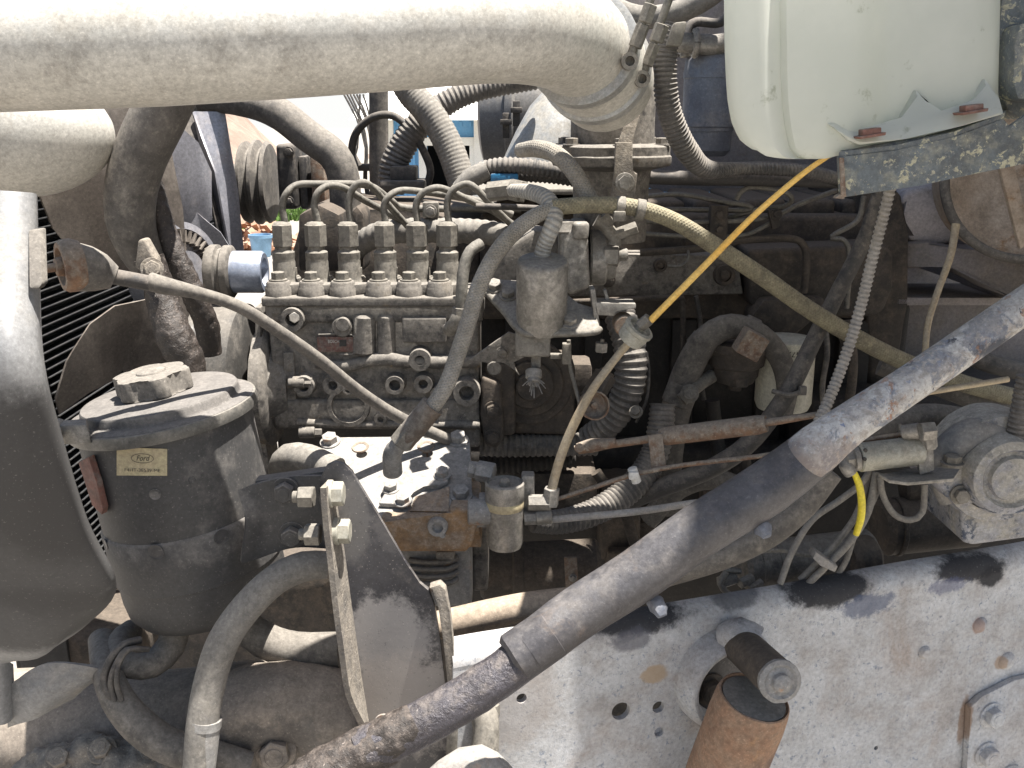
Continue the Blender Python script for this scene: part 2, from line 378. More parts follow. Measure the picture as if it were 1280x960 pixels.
M['fanl'] = mat('pale_metal_spider', (.33, .33, .36), (.25, .25, .275), 10, .42, .4, (.36, .32, .30), .3, .3, specks=.15, bump=.08)
M['rad'] = mat('black_radiator_fins', (.035, .036, .038), (.022, .023, .026), 30, .6, 0, (.07, .066, .06), .3, .1, specks=.2, bump=.1)
M['blue_hub'] = mat('blue_grey_hub', (.30, .34, .42), (.22, .25, .32), 14, .35, .4, (.34, .31, .29), .25, .3, specks=.15)
M['door'] = mat('pale_pulley', (.09, .085, .08), (.065, .062, .058), 10, .5, .1, (.20, .18, .155), .35, .4, specks=.6, bump=.25)
M['filt'] = mat('blue_grey_canister', (.13, .15, .19), (.09, .10, .13), 10, .45, 0, (.27, .26, .26), .36, .3, specks=.3)
M['tie'] = mat('white_cable_tie', (.7, .68, .64), (.6, .58, .54), 20, .5, da=.2)
M['slave'] = mat('dull_zinc_cylinder', (.40, .39, .34), (.31, .30, .25), 20, .5, .3, (.36, .33, .27), .4, .3, layers=[((.33, .24, .12), 22, .64, .72)], specks=.3, bump=.25)
M['gear'] = mat('muddy_pale_casting', (.34, .34, .35), (.22, .22, .24), 20, .7, .1, (.42, .39, .33), .55, .5, layers=[((.07, .085, .12), 48, .52, .58)], specks=.5, bump=.8)
M['mud'] = mat('dry_mud_casting', (.18, .16, .14), (.11, .10, .088), 18, .85, 0, (.28, .245, .20), .5, .8, specks=1.2, bump=1, bs=300, bs2=90, bd=.0012)
M['axle'] = mat('dusty_axle', (.145, .132, .118), (.10, .088, .078), 10, .75, 0, (.33, .28, .23), .45, 1.0, specks=.5, bump=.4)
def PLN(px, py, q, n):
    d = P(px, py, 1)-CAM; return CAM+d*((V(q)-CAM).dot(V(n))/d.dot(V(n)))
nY = V((0, -1, 0))
def bo(bm, px, py, r, Y, h=.006, hole=.55): s = S(py, Y); boss(bm, P(px, py, Y), nY, r*s, h, hole)
def cylY(bm, px, py, r, Y, h, bev=None): p = P(px, py, Y); cyl(bm, p+Yv*.002, p-Yv*h, r*S(py, Y), 28, bev)
def boltY(bm, px, py, r, Y, h=None): bolt(bm, P(px, py, Y), nY, r*S(py, Y), h)

# ================================================================ SETTING
g = B(); v = [g.verts.new(p) for p in ((-150, -60, 0), (150, -60, 0), (150, 260, 0), (-150, 260, 0))]; g.faces.new(v)
M['ground'] = mat('pale_gravel_yard', (.28, .255, .225), (.22, .20, .175), .8, .9, 0, (.28, .26, .23), .4, 0, specks=.4, bump=.5, bs=60, bs2=8, bd=.01)
one('ground', 'pale gravel yard under and behind the truck', None, g, M['ground'], kind='structure')
M['grass'] = mat('green_grass', (.12, .22, .04), (.07, .14, .02), 3, .9, 0, (.2, .25, .06), .2, 0, bump=1, bs=40, bs2=9, bd=.03)
g = B()
for i in range(5200):
    x = random.uniform(-9.5, -4.2); y = random.uniform(17.5, 27); h = random.uniform(.1, .28); a = random.random()*3; d = V((math.cos(a), math.sin(a), 0))*.05
    l = V((random.uniform(-.08, .08), random.uniform(-.08, .08), h)); p = V((x, y, 0)); g.faces.new([g.verts.new(p-d), g.verts.new(p+d), g.verts.new(p+l)])
one('grass', 'strip of green grass beyond the yard', None, g, M['grass'], kind='stuff')
# earth bank far behind
g = B(); rows = []
for j in range(9):
    yy = 34+j*4; rows.append([V((x*3-45, yy, max(-.3, 3.9*math.sin(min(1, j/4)*1.57)*(0.9+.3*noise.noise(V((x*.35, j*.5, 3))))*max(0, max(min(1, (-8.6-(x*3-45)*36/yy)/1.5), 1-abs((x*3-45)*36/yy+.5)/4.5))-.2+(.3*noise.noise(V((x, j*1.1, 1))))))) for x in range(31)])
loft(g, rowsm(rows, 3)); M['earth'] = mat('bare_brown_earth', (.26, .19, .15), (.18, .13, .10), .6, .95, 0, (.3, .24, .19), .3, 0, bump=1, bs=10, bs2=2, bd=.05)
one('hill', 'bank of bare brown earth far behind the truck', None, g, M['earth'], kind='structure')

# blue workshop beyond the bay
M['bluewall'] = mat('sky_blue_cladding', (.14, .38, .66), (.12, .34, .60), 1, .5, 0, (.3, .4, .5), .12, 0, specks=0, bump=.05)
M['white'] = mat('white_trim', (.78, .77, .72), (.7, .69, .64), 2, .6, 0, (.6, .58, .52), .1, 0, specks=0, bump=.05)
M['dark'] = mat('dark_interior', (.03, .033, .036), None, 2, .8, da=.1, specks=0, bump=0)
BY = 15.0
def bp(px, py, Y=BY): return P(px, py, Y)
bl = thing('workshop', 'sky blue workshop with white trim and open dark doorway behind the engine bay', 'building', V((bp(600, 300).x, BY, 0)))
xa, xb = bp(478, 200).x, bp(905, 200).x; zt = bp(600, 150).z; d0, d1, dz = bp(533, 200).x, bp(588, 200).x, bp(560, 182).z
w_ = B()
for x0, x1, z0, z1 in ((xa, d0, 0, zt), (d1, xb, 0, zt), (d0, d1, dz, zt)):
    box(w_, ((x0+x1)/2, BY+.15, (z0+z1)/2), (x1-x0, .2, z1-z0), None, 0)
box(w_, ((xa+xb)/2, BY+6.2, zt/2), (xb-xa, .2, zt), None, 0)
for xx in (xa+.1, xb-.1): box(w_, (xx, BY+3.2, zt/2), (.2, 5.8, zt), None, 0)
wall = part('wall', w_, M['bluewall'], bl)
r_ = B(); x = xa+.05
while x < xb:
    if not d0-.05 < x < d1+.05: box(r_, (x, BY+.035, zt/2), (.035, .03, zt-.02), None, 0)
    else: box(r_, (x, BY+.035, (dz+zt)/2+.12), (.035, .03, zt-dz-.3), None, 0)
    x += .14
part('cladding_ribs', r_, M['bluewall'], wall, kind='stuff')
f_ = B()
for xx in (d0-.05, d1+.05): box(f_, (xx, BY+.0, dz/2), (.12, .1, dz), None, .005)
box(f_, ((d0+d1)/2, BY, dz+.06), (d1-d0+.24, .1, .12), None, .005); part('door_frame', f_, M['white'], bl)
for q, wd in ((600, .17), (642, .1), (486, .17)): part('post', mk(box, (bp(q, 200).x, BY-.02, zt/2), (wd, .12, zt), None, .005), M['white'], bl)
r_ = B(); prism(r_, [(xa-.4, BY-.5, zt), (xa-.4, BY+6.8, zt), (xa-.4, BY+3.1, zt+.75)], (xb-xa+.8, 0, 0), 0); part('roof', r_, M['white'], bl)
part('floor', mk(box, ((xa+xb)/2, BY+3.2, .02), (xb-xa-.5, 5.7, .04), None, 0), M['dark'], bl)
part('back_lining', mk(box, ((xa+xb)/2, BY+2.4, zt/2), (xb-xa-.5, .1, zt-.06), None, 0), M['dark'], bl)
w_ = B(); box(w_, (bp(672, 200).x, BY+.0, bp(660, 215).z), (.5, .08, 1.3), None, .01); part('shutter', w_, M['white'], bl)

# bucket and bricks on the yard
t = V((P(326, 300, 14.2).x, 14.2, 0)); zz = P(325, 293, 14.2).z
q = B(); lathe(q, t, Z, [(.12, 0), (.13, .02), (.16, zz-.05), (.175, zz-.045), (.175, zz), (.155, zz), (.13, .05), (0, .05)], 28)
one('barrel', 'small light blue open barrel standing out on the yard', 'barrel', q, mat('light_blue_plastic', (.25, .45, .65), None, 3, .5, da=.2), None)
q = B(); M['brick'] = mat('orange_brick', (.48, .24, .13), (.38, .18, .10), 6, .9, da=.4)
for i in range(120):
    a = random.random()*6.3; rr = random.random()**.5; box(q, (P(306, 290, 15).x+rr*.9*math.cos(a), 15+rr*.8*math.sin(a), random.random()*.55*(1-rr)+.05), (.24, .12, .08), Matrix.Rotation(random.random()*3, 3, V((random.random(), random.random(), 1))), 0)
one('brick_pile', 'pile of orange rubble by the grass', None, q, M['brick'], kind='stuff')

# ================================================================ CHASSIS RAIL
A_ = P(540, 480, .93); B_ = P(1290, 480, 1.14); rd = V((B_.x-A_.x, B_.y-A_.y, 0)).normalized(); rn = V((rd.y, -rd.x, 0))
def RP(px, py, off=0): return PLN(px, py, A_+rn*off, rn)
tops = [(566, 812), (610, 804), (700, 790), (800, 774), (900, 757), (1000, 740), (1060, 728), (1160, 710), (1280, 690), (1400, 668)]
rr = .022
face = [RP(x, y)-Z*rr for x, y in tops]
bott = [RP(1430, 1010), RP(1430, 1010)-Z*.12, RP(566, 1100)-Z*.05]
def bz(px, py, rx, ry, c=(.012, .012, .015), st=.95, dd=1.1): s = S(py, 1.05); return (RP(px, py), (rx*s, .06, ry*s), c, st, dd)
M['rail'] = mat('worn_white_chassis_paint', (.52, .525, .535), (.42, .425, .43), 6, .6, 0, (.38, .35, .325), .42, .25,
    layers=[((.20, .22, .26), 420, .56, .64), ((.22, .25, .30), 150, .57, .64), ((.25, .27, .31), 28, .60, .72), ((.33, .28, .245), 7, .50, .75)], specks=.25, bump=.35, bs=420, bs2=70,
    blots=[bz(800, 772, 75, 26), bz(790, 800, 26, 16, (.09, .09, .11), .7), bz(925, 745, 42, 22, (.06, .06, .065), .75), bz(1040, 738, 66, 26), bz(1085, 756, 40, 18, (.07, .09, .15), .7, 2.4),
           bz(1215, 712, 60, 18), bz(1185, 732, 32, 12, (.08, .09, .16), .6, 2.4), bz(1238, 722, 22, 16), bz(1215, 686, 26, 9, (.06, .06, .06), .8), bz(818, 843, 19, 13, (.36, .26, .16), .8, 1.0),
           bz(1222, 782, 9, 13, (.27, .17, .13), .7, .9), bz(1250, 828, 10, 12, (.30, .20, .12), .7, .9), bz(1204, 900, 8, 40, (.20, .11, .05), .7, 1.2), bz(640, 880, 60, 60, (.30, .26, .23), .5), bz(905, 700, 14, 8, (.04, .04, .05), .8)])
rail = thing('chassis_rail', 'white painted steel frame rail with dark grease patches along its top edge', 'chassis rail', V((RP(900, 1000).x, RP(900, 1000).y, RP(900, 1000).z)))
q = B(); plate(q, face+bott, [(RP(776, 889), .0112), (RP(823, 884), .0075), (RP(824, 915), .0062), (RP(652, 873), .006), (RP(1095, 935), .003)], -rn*.008)
part('web', q, M['rail'], rail)
q = B(); rows = []
for x, y in tops:
    p = RP(x, y); rows.append([p-Z*rr+rn*.0005]+[p-Z*rr-rn*rr+(rn*math.cos(a)+Z*math.sin(a))*(rr+.0005) for a in [R(k) for k in (12, 25, 38, 50, 62, 75, 90)]]+[p-rn*.026, p-rn*.026-Z*.008, p-rn*.02-Z*.008])
loft(q, [smooth_n(list(c), 3) for c in zip(*rows)]); part('top_flange', q, M['rail'], rail)
for x, y, r in ((1225, 781, 11), (1258, 826, 13), (1155, 815, 9)):
    q = B(); s = S(y, 1.1); lathe(q, RP(x, y)-rn*.001, rn, [(r*s, 0), (r*s*.93, .003), (r*s*.6, .0065), (0, .0075)], 20); part('rivet', q, M['rail'], rail)
gp = thing('gusset_plate', 'pale gusset plate with rusty bolts at the lower right of the rail', 'gusset plate', RP(1240, 990))
q = B(); prism(q, [RP(*a, .001) for a in ((1196, 1010), (1197, 965), (1204, 958), (1206, 880), (1222, 866), (1262, 846), (1400, 815), (1400, 1010))], rn*.009, .002); part('plate', q, M['rail'], gp)
for x, y in ((1238, 893), (1232, 942), (1262, 970)): q = B(); bolt(q, RP(x, y, .01), rn, 13*S(y, 1.1)); part('bolt', q, M['rail'], gp)

# far rail, cross member, sump: what closes the bay below
q = B(); pbox(q, 100, 700, 1500, 900, 2.15, .08, .01); one('far_chassis_rail', 'dark far side frame rail seen through the gaps behind the engine', 'chassis rail', q, M['irond'])

# ================================================================ CAB
cab = thing('cab', 'dusty cab front panel and bulkhead at the right of the engine bay', 'cab', (.9, 1.4, 1.3))
q = B(); fx = .80
plate(q, [(fx, .55, 1.62), (fx, 2.7, 1.62), (fx, 2.7, 3.9), (fx, .55, 3.9)], [], (.02, 0, 0)); part('bulkhead', q, M['wall_sheet'], cab)  # bulkhead and roof carried high out of view to shade the bay's right side
q = B(); box(q, (1.35, 1.6, 3.88), (1.14, 2.2, .04), None, .01); part('roof', q, M['wall_sheet'], cab)
q = B(); prism(q, [P(1118, 338, 1.62), P(1190, 330, 1.58), P(1262, 372, 1.5), P(1300, 380, 1.5), P(1300, 300, 1.5), P(1245, 318, 1.55), P(1210, 312, 1.58), P(1160, 303, 1.6), P(1130, 305, 1.62)], (0, .12, 0), .006); part('lower_sheet', q, M['wall_sheet'], cab)
q = B(); prism(q, [P(1130, 238, 1.63), P(1180, 230, 1.63), P(1192, 262, 1.63), P(1205, 300, 1.63), P(1160, 312, 1.63), P(1136, 300, 1.63), P(1136, 270, 1.63), P(1126, 252, 1.63)], (0, .1, 0), .01, 3); part('bulkhead_pressing', q, M['pressing'], cab)
q = B(); pbox(q, 1120, 372, 1330, 382, 1.6, .15, .003); part('seam_flange', q, M['wall_sheet'], cab)
q = B(); pbox(q, 1128, 380, 1330, 500, 1.75, .02, .003); part('toe_board', q, M['wall_sheet'], cab)
q = B(); pbox(q, 1040, 225, 1420, 560, 1.93, .03, .003); part('back_sheet', q, M['wall_sheet'], cab)
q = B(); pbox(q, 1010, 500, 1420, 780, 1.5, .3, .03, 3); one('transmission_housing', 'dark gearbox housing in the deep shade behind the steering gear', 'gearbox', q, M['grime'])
q = B(); prism(q, [P(770, -60, 1.95), P(1150, -60, 1.95), P(1150, 240, 1.95), P(830, 240, 1.95), P(700, 205, 1.95)], (0, .03, 0), .004); part('inner_fender', q, M['wall_sheet'], cab)

# ================================================================ ENGINE BLOCK (behind everything)
eng = thing('diesel_engine', 'large dust covered diesel engine block filling the back of the bay', 'engine', P(800, 760, 1.6))
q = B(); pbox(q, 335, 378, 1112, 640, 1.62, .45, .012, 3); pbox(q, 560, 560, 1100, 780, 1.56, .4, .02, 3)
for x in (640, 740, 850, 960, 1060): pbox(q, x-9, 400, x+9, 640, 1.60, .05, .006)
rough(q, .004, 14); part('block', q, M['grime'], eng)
q = B(); pbox(q, 600, 268, 1110, 400, 1.60, .40, .012, 3)
for x in range(620, 1100, 62): pbox(q, x, 250, x+50, 290, 1.63, .3, .01, 3)
rough(q, .003, 18); part('cylinder_head', q, M['irond'], eng)
q = B(); prism(q, [P(780, 318, 1.545), P(920, 318, 1.545), P(923, 330, 1.545), P(930, 368, 1.545), P(700, 371, 1.545), P(700, 322, 1.545)], (0, .06, 0), .004); part('side_cover', q, M['iron'], eng)
q = B(); prism(q, [P(934, 312, 1.52), P(1108, 306, 1.52), P(1117, 316, 1.52), P(1117, 360, 1.52), P(1105, 388, 1.52), P(1090, 396, 1.52), P(960, 396, 1.52), P(936, 380, 1.52)], (0, .16, 0), .012, 3); rough(q, .002, 25); part('intake_cover', q, M['irond'], eng)
q = B(); prism(q, [P(1075, 232, 1.6), P(1110, 222, 1.6), P(1128, 245, 1.6), P(1135, 290, 1.6), P(1134, 380, 1.6), P(1118, 500, 1.6), P(1085, 500, 1.6), P(1080, 300, 1.6)], (0, .3, 0), .01); part('rear_cover', q, M['irond'], eng)
q = B(); prism(q, [P(955, 375, 1.49), P(1030, 372, 1.49), P(1036, 392, 1.49), P(1010, 398, 1.49), P(990, 425, 1.49), P(940, 425, 1.49), P(940, 395, 1.49)], (0, .06, 0), .006)
boltY(q, 1012, 378, 6, 1.487); part('filter_bracket', q, M['irond'], eng)
for x, y, r in ((905, 343, 13), (825, 331, 8)):
    q = B(); bo(q, x, y, r, 1.545, .01, .6); boltY(q, x, y, r*.45, 1.537); part('plug', q, M['irond'], eng)
q = B()
for x, y, r in ((862, 300, 8), (700, 345, 7), (760, 350, 7), (985, 385, 7), (1060, 420, 9), (800, 480, 10), (800, 660, 14), (770, 600, 12), (720, 600, 9)): boltY(q, x, y, r, 1.558 if y > 420 else 1.54)
part('block_bolts', q, M['irond'], eng)
q = B(); pbox(q, 652, 592, 745, 660, 1.42, .14, .006); pbox(q, 752, 600, 800, 700, 1.5, .06, .006); rough(q, .002, 30); part('side_casting', q, M['irond'], eng)
# front timing cover behind the pump
q = B(); prism(q, [P(470, 262, 1.62), P(520, 262, 1.62), P(600, 275, 1.62), P(600, 400, 1.62), P(340, 400, 1.62), P(380, 262, 1.62), P(395, 255, 1.62)], (0, .3, 0), .01); part('timing_cover', q, M['irond'], eng)
for k, (x0, x1) in enumerate(((372, 425), (436, 455))): q = B(); prism(q, [P(x0, 268, 1.5), P((x0+x1)/2, 255, 1.5), P(x1, 268, 1.5), P(x1, 340, 1.5), P(x0, 340, 1.5)], (0, .08, 0), .01); part('tappet_boss', q, M['irond'], eng)

# steel fuel lines along the head
grp = 'steel fuel lines along the engine head'
L = [([(800, 246, 1.5), (850, 243, 1.49), (900, 252, 1.48), (935, 257, 1.48), (938, 262, 1.48), (915, 263, 1.49), (860, 262, 1.5), (810, 262, 1.5)], 3.2, 'steel line with a hairpin bend under the orange dipstick tube'),
     ([(920, 250, 1.46), (928, 238, 1.46), (945, 234, 1.46), (980, 240, 1.46), (990, 249, 1.46), (980, 258, 1.47), (950, 262, 1.48), (900, 275, 1.5)], 3.4, 'steel line making a small arch right of the hairpin line'),
     ([(800, 277, 1.49), (880, 278, 1.48), (960, 272, 1.48), (1000, 255, 1.5), (1040, 240, 1.52), (1055, 236, 1.55)], 3.2, 'steel line climbing right under the reservoir bracket'),
     ([(800, 292, 1.49), (870, 296, 1.48), (930, 294, 1.48), (965, 278, 1.48)], 3.0, 'lowest short steel line through the small clamp'),
     ([(800, 316, 1.5), (880, 310, 1.49), (930, 300, 1.48), (985, 298, 1.48), (1003, 305, 1.48), (1008, 325, 1.48), (1005, 365, 1.49)], 4.8, 'thick steel pipe bending down at right angle beside the intake cover'),
     ([(1080, 245, 1.5), (1072, 275, 1.5), (1045, 292, 1.49), (1040, 298, 1.49), (1057, 302, 1.48), (1062, 330, 1.48), (1058, 385, 1.49)], 3.4, 'thin steel line zigzagging down behind the grey conduit'),
     ([(700, 378, 1.5), (840, 372, 1.5), (852, 378, 1.5), (854, 400, 1.5), (853, 440, 1.5)], 3.6, 'thin steel line turning down below the pale side cover'),
     ([(860, 312, 1.49), (860, 325, 1.48), (850, 333, 1.48), (835, 332, 1.49)], 2, 'very thin line curling to a sensor by the side cover')]
for a, r, lb in L: hose('fuel_line', lb, 'fuel line', a, r, M['irond'] if r > 3.5 else M['pipe'], grp, seg=10, step=.005)
cl = thing('line_clamp', 'small dark double clamp holding the steel lines on the head', 'clamp', P(899, 300, 1.47))
q = B(); pbox(q, 889, 257, 909, 300, 1.465, .02, .003); part('block', q, M['irond'], cl)
for y in (268, 287): q = B(); boltY(q, 899, y, 5, 1.465); part('bolt', q, M['irond'], cl)
cl = thing('line_clip', 'dusty bent clip on the steel lines right of the dipstick tube', 'clip', P(967, 285, 1.46))
q = B(); prism(q, [P(960, 262, 1.46), P(972, 262, 1.46), P(976, 283, 1.46), P(966, 287, 1.46)], (0, .012, 0), .002); boltY(q, 971, 268, 5, 1.458); part('strap', q, M['irond'], cl)

# dark clutter low on the right side of the block
CL = [('hose', [(890, 500, 1.5), (895, 540, 1.5), (905, 590, 1.48), (940, 640, 1.46), (1000, 670, 1.45)], 9, 'greasy hose dropping below the filter head', 'grime'),
      ('hose', [(1010, 540, 1.45), (1000, 580, 1.44), (960, 610, 1.43), (900, 640, 1.42), (840, 690, 1.42)], 8, 'dark hose sloping down left behind the rusty cable', 'irond'),
      ('wire', [(870, 370, 1.5), (876, 410, 1.5), (872, 450, 1.49), (880, 500, 1.48)], 3, 'thin dark wire dropping behind the arched hose', 'rubd'),
      ('wire', [(1030, 395, 1.46), (1034, 440, 1.45), (1028, 490, 1.44), (1040, 540, 1.42), (1085, 580, 1.38)], 3.5, 'thin dark wire right of the cream filter', 'rub'),
      ('cable', [(745, 590, 1.4), (780, 640, 1.4), (800, 690, 1.4), (850, 720, 1.4)], 7, 'grimy cable below the long ribbed hose', 'irond'),
      ('pipe', [(1060, 400, 1.47), (1066, 450, 1.46), (1062, 500, 1.46), (1050, 560, 1.46)], 6, 'vertical dark pipe behind the slim pale conduit', 'irond'),
      ('pipe', [(930, 560, 1.48), (935, 620, 1.47), (930, 680, 1.46)], 7, 'short vertical dark pipe under the thick rusty sleeve', 'irond')]
for nm_, pth_, r_, lb_, m_ in CL: hose(nm_, lb_, nm_, pth_, r_, M[m_], seg=14)
for i_, (x_, y_, w__, h__, Y_) in enumerate(((1000, 560, 40, 30, 1.5), (760, 690, 46, 34, 1.48), (880, 610, 30, 44, 1.52))):
    q = B(); pbox(q, x_, y_, x_+w__, y_+h__, Y_, .06, .006, 3); boltY(q, x_+w__*.5, y_+h__*.4, 7, Y_); rough(q, .0015, 40); part('lug', q, M['irond'], eng)

# big dark hoses over the head
hose('coolant_hose', 'thick black hose lying along the top of the head', 'hose', [(800, 221, 1.45), (870, 223, 1.45), (960, 224, 1.46), (1060, 228, 1.5)], [9, 9, 9, 8], M['rubd'], seg=20)
hose('coolant_hose', 'second black hose curving down under the reservoir', 'hose', [(880, 212, 1.43), (960, 210, 1.42), (1020, 216, 1.42), (1055, 228, 1.44)], 8, M['rubd'], seg=20)
hose('split_conduit', 'large ribbed conduit hanging in a curve left of the plastic tank', 'conduit', [(843, 30, 1.2), (833, 60, 1.2), (832, 110, 1.2), (840, 150, 1.21), (860, 190, 1.23), (885, 212, 1.26), (930, 211, 1.3), (1000, 214, 1.32), (1060, 226, 1.36)], [15, 15, 15.5, 15.5, 15, 12, 8, 8, 8], M['cond'], seg=24, ribs=(.0052, .0018))
# ================================================================ INJECTION PUMP
PY = 1.30
pump = thing('injection_pump', 'six plunger inline injection pump caked in tan dust', 'injection pump', P(470, 560, PY))
zt_ = P(450, 372, PY).z
q = B(); a, b = P(326, 372, PY), P(602, 372, PY)
box(q, ((a.x+b.x)/2, PY+.065, zt_-.006), (b.x-a.x, .13, .013), None, .003, 3); part('top_deck', q, M['iron'], pump)
q = B(); pbox(q, 334, 384, 600, 532, PY+.012, .10, .005, 3); pbox(q, 330, 380, 604, 404, PY+.006, .1, .006, 3)
for x, wd in ((455, 15), (483, 12)):   # cast barrel bulges
    p0, p1 = P(x, 392, PY+.012), P(x, 443, PY+.012); cyl(q, p0, p1, wd*S(420, PY), 20, .004)
tube(q, PP([(395, 455, PY+.012), (428, 458, PY+.008), (455, 452, PY+.006), (480, 449, PY+.005), (520, 452, PY+.004), (560, 452, PY+.006), (600, 452, PY+.012)]), [.006, .009, .008, .010, .009, .009, .008], 16)
pbox(q, 340, 500, 600, 536, PY+.004, .06, .006, 3); pbox(q, 352, 440, 372, 520, PY+.006, .03, .005)
tube(q, PP([(372, 528, PY+.004), (470, 531, PY+.004), (600, 531, PY+.004)]), .006, 12)
pbox(q, 545, 495, 600, 560, PY+.01, .05, .006, 3)
rough(q, .0012, 60); part('housing', q, M['iron'], pump)
q = B(); pbox(q, 502, 397, 559, 429, PY+.0, .02, .003, 3); rough(q, .0006, 60); part('side_cover', q, M['iron'], pump)
for x, y, r, h, ho in ((368, 397, 15, .012, .55), (526, 447, 14, .012, .45), (382, 480, 13, .010, .5), (418, 479, 13, .008, .45), (437, 484, 7, .009, .6), (495, 478, 12, .012, .6), (530, 477, 12, .010, .5), (584, 487, 17, .014, .55), (437, 505, 27, .008, .78), (477, 521, 8, .008, .5), (548, 490, 10, .007, .5)):
    q = B(); bo(q, x, y, r, PY+.010, h+.005, ho); part('port', q, M['iron'], pump)
q = B(); cylY(q, 429, 407, 13, PY+.012, .012); cylY(q, 429, 405, 9, PY, .006); part('blanking_plug', q, M['iron'], pump)
q = B(); hexa(q, P(368, 397, PY+.004), P(368, 397, PY-.009), 7*S(397, PY)); part('socket_plug', q, M['steel'], pump)
np_ = part('nameplate', mk(pbox, 396, 421, 442, 440, PY+.004, .01, .001), M['red'], pump)
text('maker_mark', 'BOSCH', P(417, 427, PY+.0032), X, Z, .006, M['whiteink'], np_, fit=.015)
q = B(); pbox(q, 424, 425, 433, 433, PY+.003, .002, 0); part('black_field', q, M['ink'], np_)
q = B(); tube(q, PP([(398, 418, PY+.002), (441, 419, PY+.002), (444, 441, PY+.002), (425, 443, PY+.002)]), .0014, 8); part('plate_rim', q, M['iron'], np_)
# drive flange at the left end
q = B()
p = P(352, 480, PY+.06); lathe(q, V((p.x-.030, p.y, p.z)), X, [(.070, 0), (.086, .004), (.088, .018), (.080, .024), (.066, .026), (.06, .05)], 48); rough(q, .0008, 50)
part('drive_flange', q, M['iron'], pump)
for x, y in ((372, 478), (385, 540)):
    q = B(); p = P(x, y, PY+.0); cyl(q, p-X*.012, p+X*.01, .0085, 16); hexa(q, p+X*.01, p+X*.02, .007); part('flange_bolt', q, M['iron'], pump)
# six delivery valve holders, clamps and bolts
vx = [357, 398, 438, 483, 523, 560]; cx_ = [349, 390, 429, 474, 512, 550]; VY = PY+.055
vh0 = cj0 = None
def PZ(px, z, Y): # point at photo column px, height z, distance Y
    p = P(px, 0, Y); d = P(px, 0, 1)-CAM
    # column meaning: project with true depth of that height
    c = math.cos(PITCH); s_ = math.sin(PITCH); dep = Y*c-(z-CAM.z)*s_; return V(((px-640)/F*dep, Y, z))
for i, x in enumerate(vx):
    b0 = PZ(x, zt_, VY); s = S(320, VY); H = P(x, 277, VY).z-zt_; k = H/.087
    q = B(); lathe(q, b0-Z*.001, Z, [(.0185, 0), (.0185, .012*k), (.0165, .014*k), (.0155, .018*k), (.0155, .038*k), (.0148, .040*k), (.0155, .043*k), (.0155, .050*k), (.0115, .053*k), (.0115, .06*k)], 24)
    vh = part('delivery_valve', q, M['fit'], pump)
    q = B(); hexa(q, b0+Z*.056*k, b0+Z*.084*k, .0150); lathe(q, b0+Z*.0835*k, Z, [(.0125, 0), (.0105, .003), (.006, .0045)], 20); part('union_nut', q, M['fit'], vh)
    c0 = PZ(cx_[i], zt_, PY+.019)
    q = B(); lathe(q, c0-Z*.001, Z, [(.0182, -.001), (.0182, .012), (.0165, .0145), (.0165, .018), (.0150, .0205)], 24)
    prism(q, [c0+V((.004, -.012, .001)), c0+V((.030, .004, .001)), c0+V((.036, .018, .001)), c0+V((.016, .020, .001)), c0+V((-.006, .008, .001))], (0, 0, .014), .002); cj = part('holder_clamp', q, M['iron'], pump)
    q = B(); bolt(q, c0+Z*.020, Z, .0092, .010); part('bolt', q, M['fit'], cj)
    c1 = PZ(x+8, zt_, VY+.038); q = B(); cyl(q, c1-Z*.001, c1+Z*.014, .0135, 20); bolt(q, c1+Z*.0135, Z, .0085, .012); part('rear_clamp', q, M['fit'], pump)
# injector lines
YL = VY
lines = [([(356, 278, YL), (353, 258, YL), (358, 242, YL), (372, 231, YL+.01), (400, 230, YL+.02), (440, 230, YL+.04), (466, 234, YL+.06), (488, 250, YL+.08), (508, 260, YL+.1), (590, 261, YL+.12), (650, 262, YL+.15)], 'first injector line, running flat across the others'),
 ([(397, 278, YL), (393, 256, YL), (398, 240, YL), (412, 232, YL+.01), (430, 235, YL+.02), (455, 250, YL+.05), (478, 262, YL+.07), (502, 276, YL+.09), (520, 284, YL+.1)], 'second injector line, dropping behind the fourth nut'),
 ([(438, 278, YL), (436, 254, YL), (441, 236, YL), (452, 228, YL), (464, 233, YL+.01), (480, 250, YL+.03), (496, 268, YL+.05), (512, 285, YL+.07)], 'third injector line with the tight peak in the middle'),
 ([(482, 278, YL), (480, 258, YL), (487, 245, YL), (502, 238, YL+.01), (530, 240, YL+.02), (560, 244, YL+.04), (600, 252, YL+.06), (640, 268, YL+.08)], 'fourth injector line with a long low sweep right'),
 ([(522, 278, YL), (520, 258, YL), (527, 243, YL), (543, 235, YL), (560, 238, YL+.01), (590, 252, YL+.03), (615, 263, YL+.05), (640, 280, YL+.06)], 'fifth injector line, curving under the last one'),
 ([(561, 278, YL), (559, 254, YL), (566, 238, YL), (582, 230, YL), (594, 235, YL), (612, 254, YL+.01), (630, 272, YL+.03), (648, 288, YL+.05)], 'sixth injector line, rightmost, peaking sharply')]
for a, lb in lines: hose('injector_line', lb, 'injector line', a, 4.4, M['pipe'], 'six steel injector lines on the pump', seg=12, step=.004)
cl = thing('line_clamp', 'square clamp on the injector lines behind the fifth nut', 'clamp', P(538, 272, YL+.09))
q = B(); pbox(q, 528, 253, 548, 272, YL+.085, .02, .002); part('block', q, M['fit'], cl); q = B(); boltY(q, 538, 264, 6, YL+.085); part('bolt', q, M['steel'], cl)
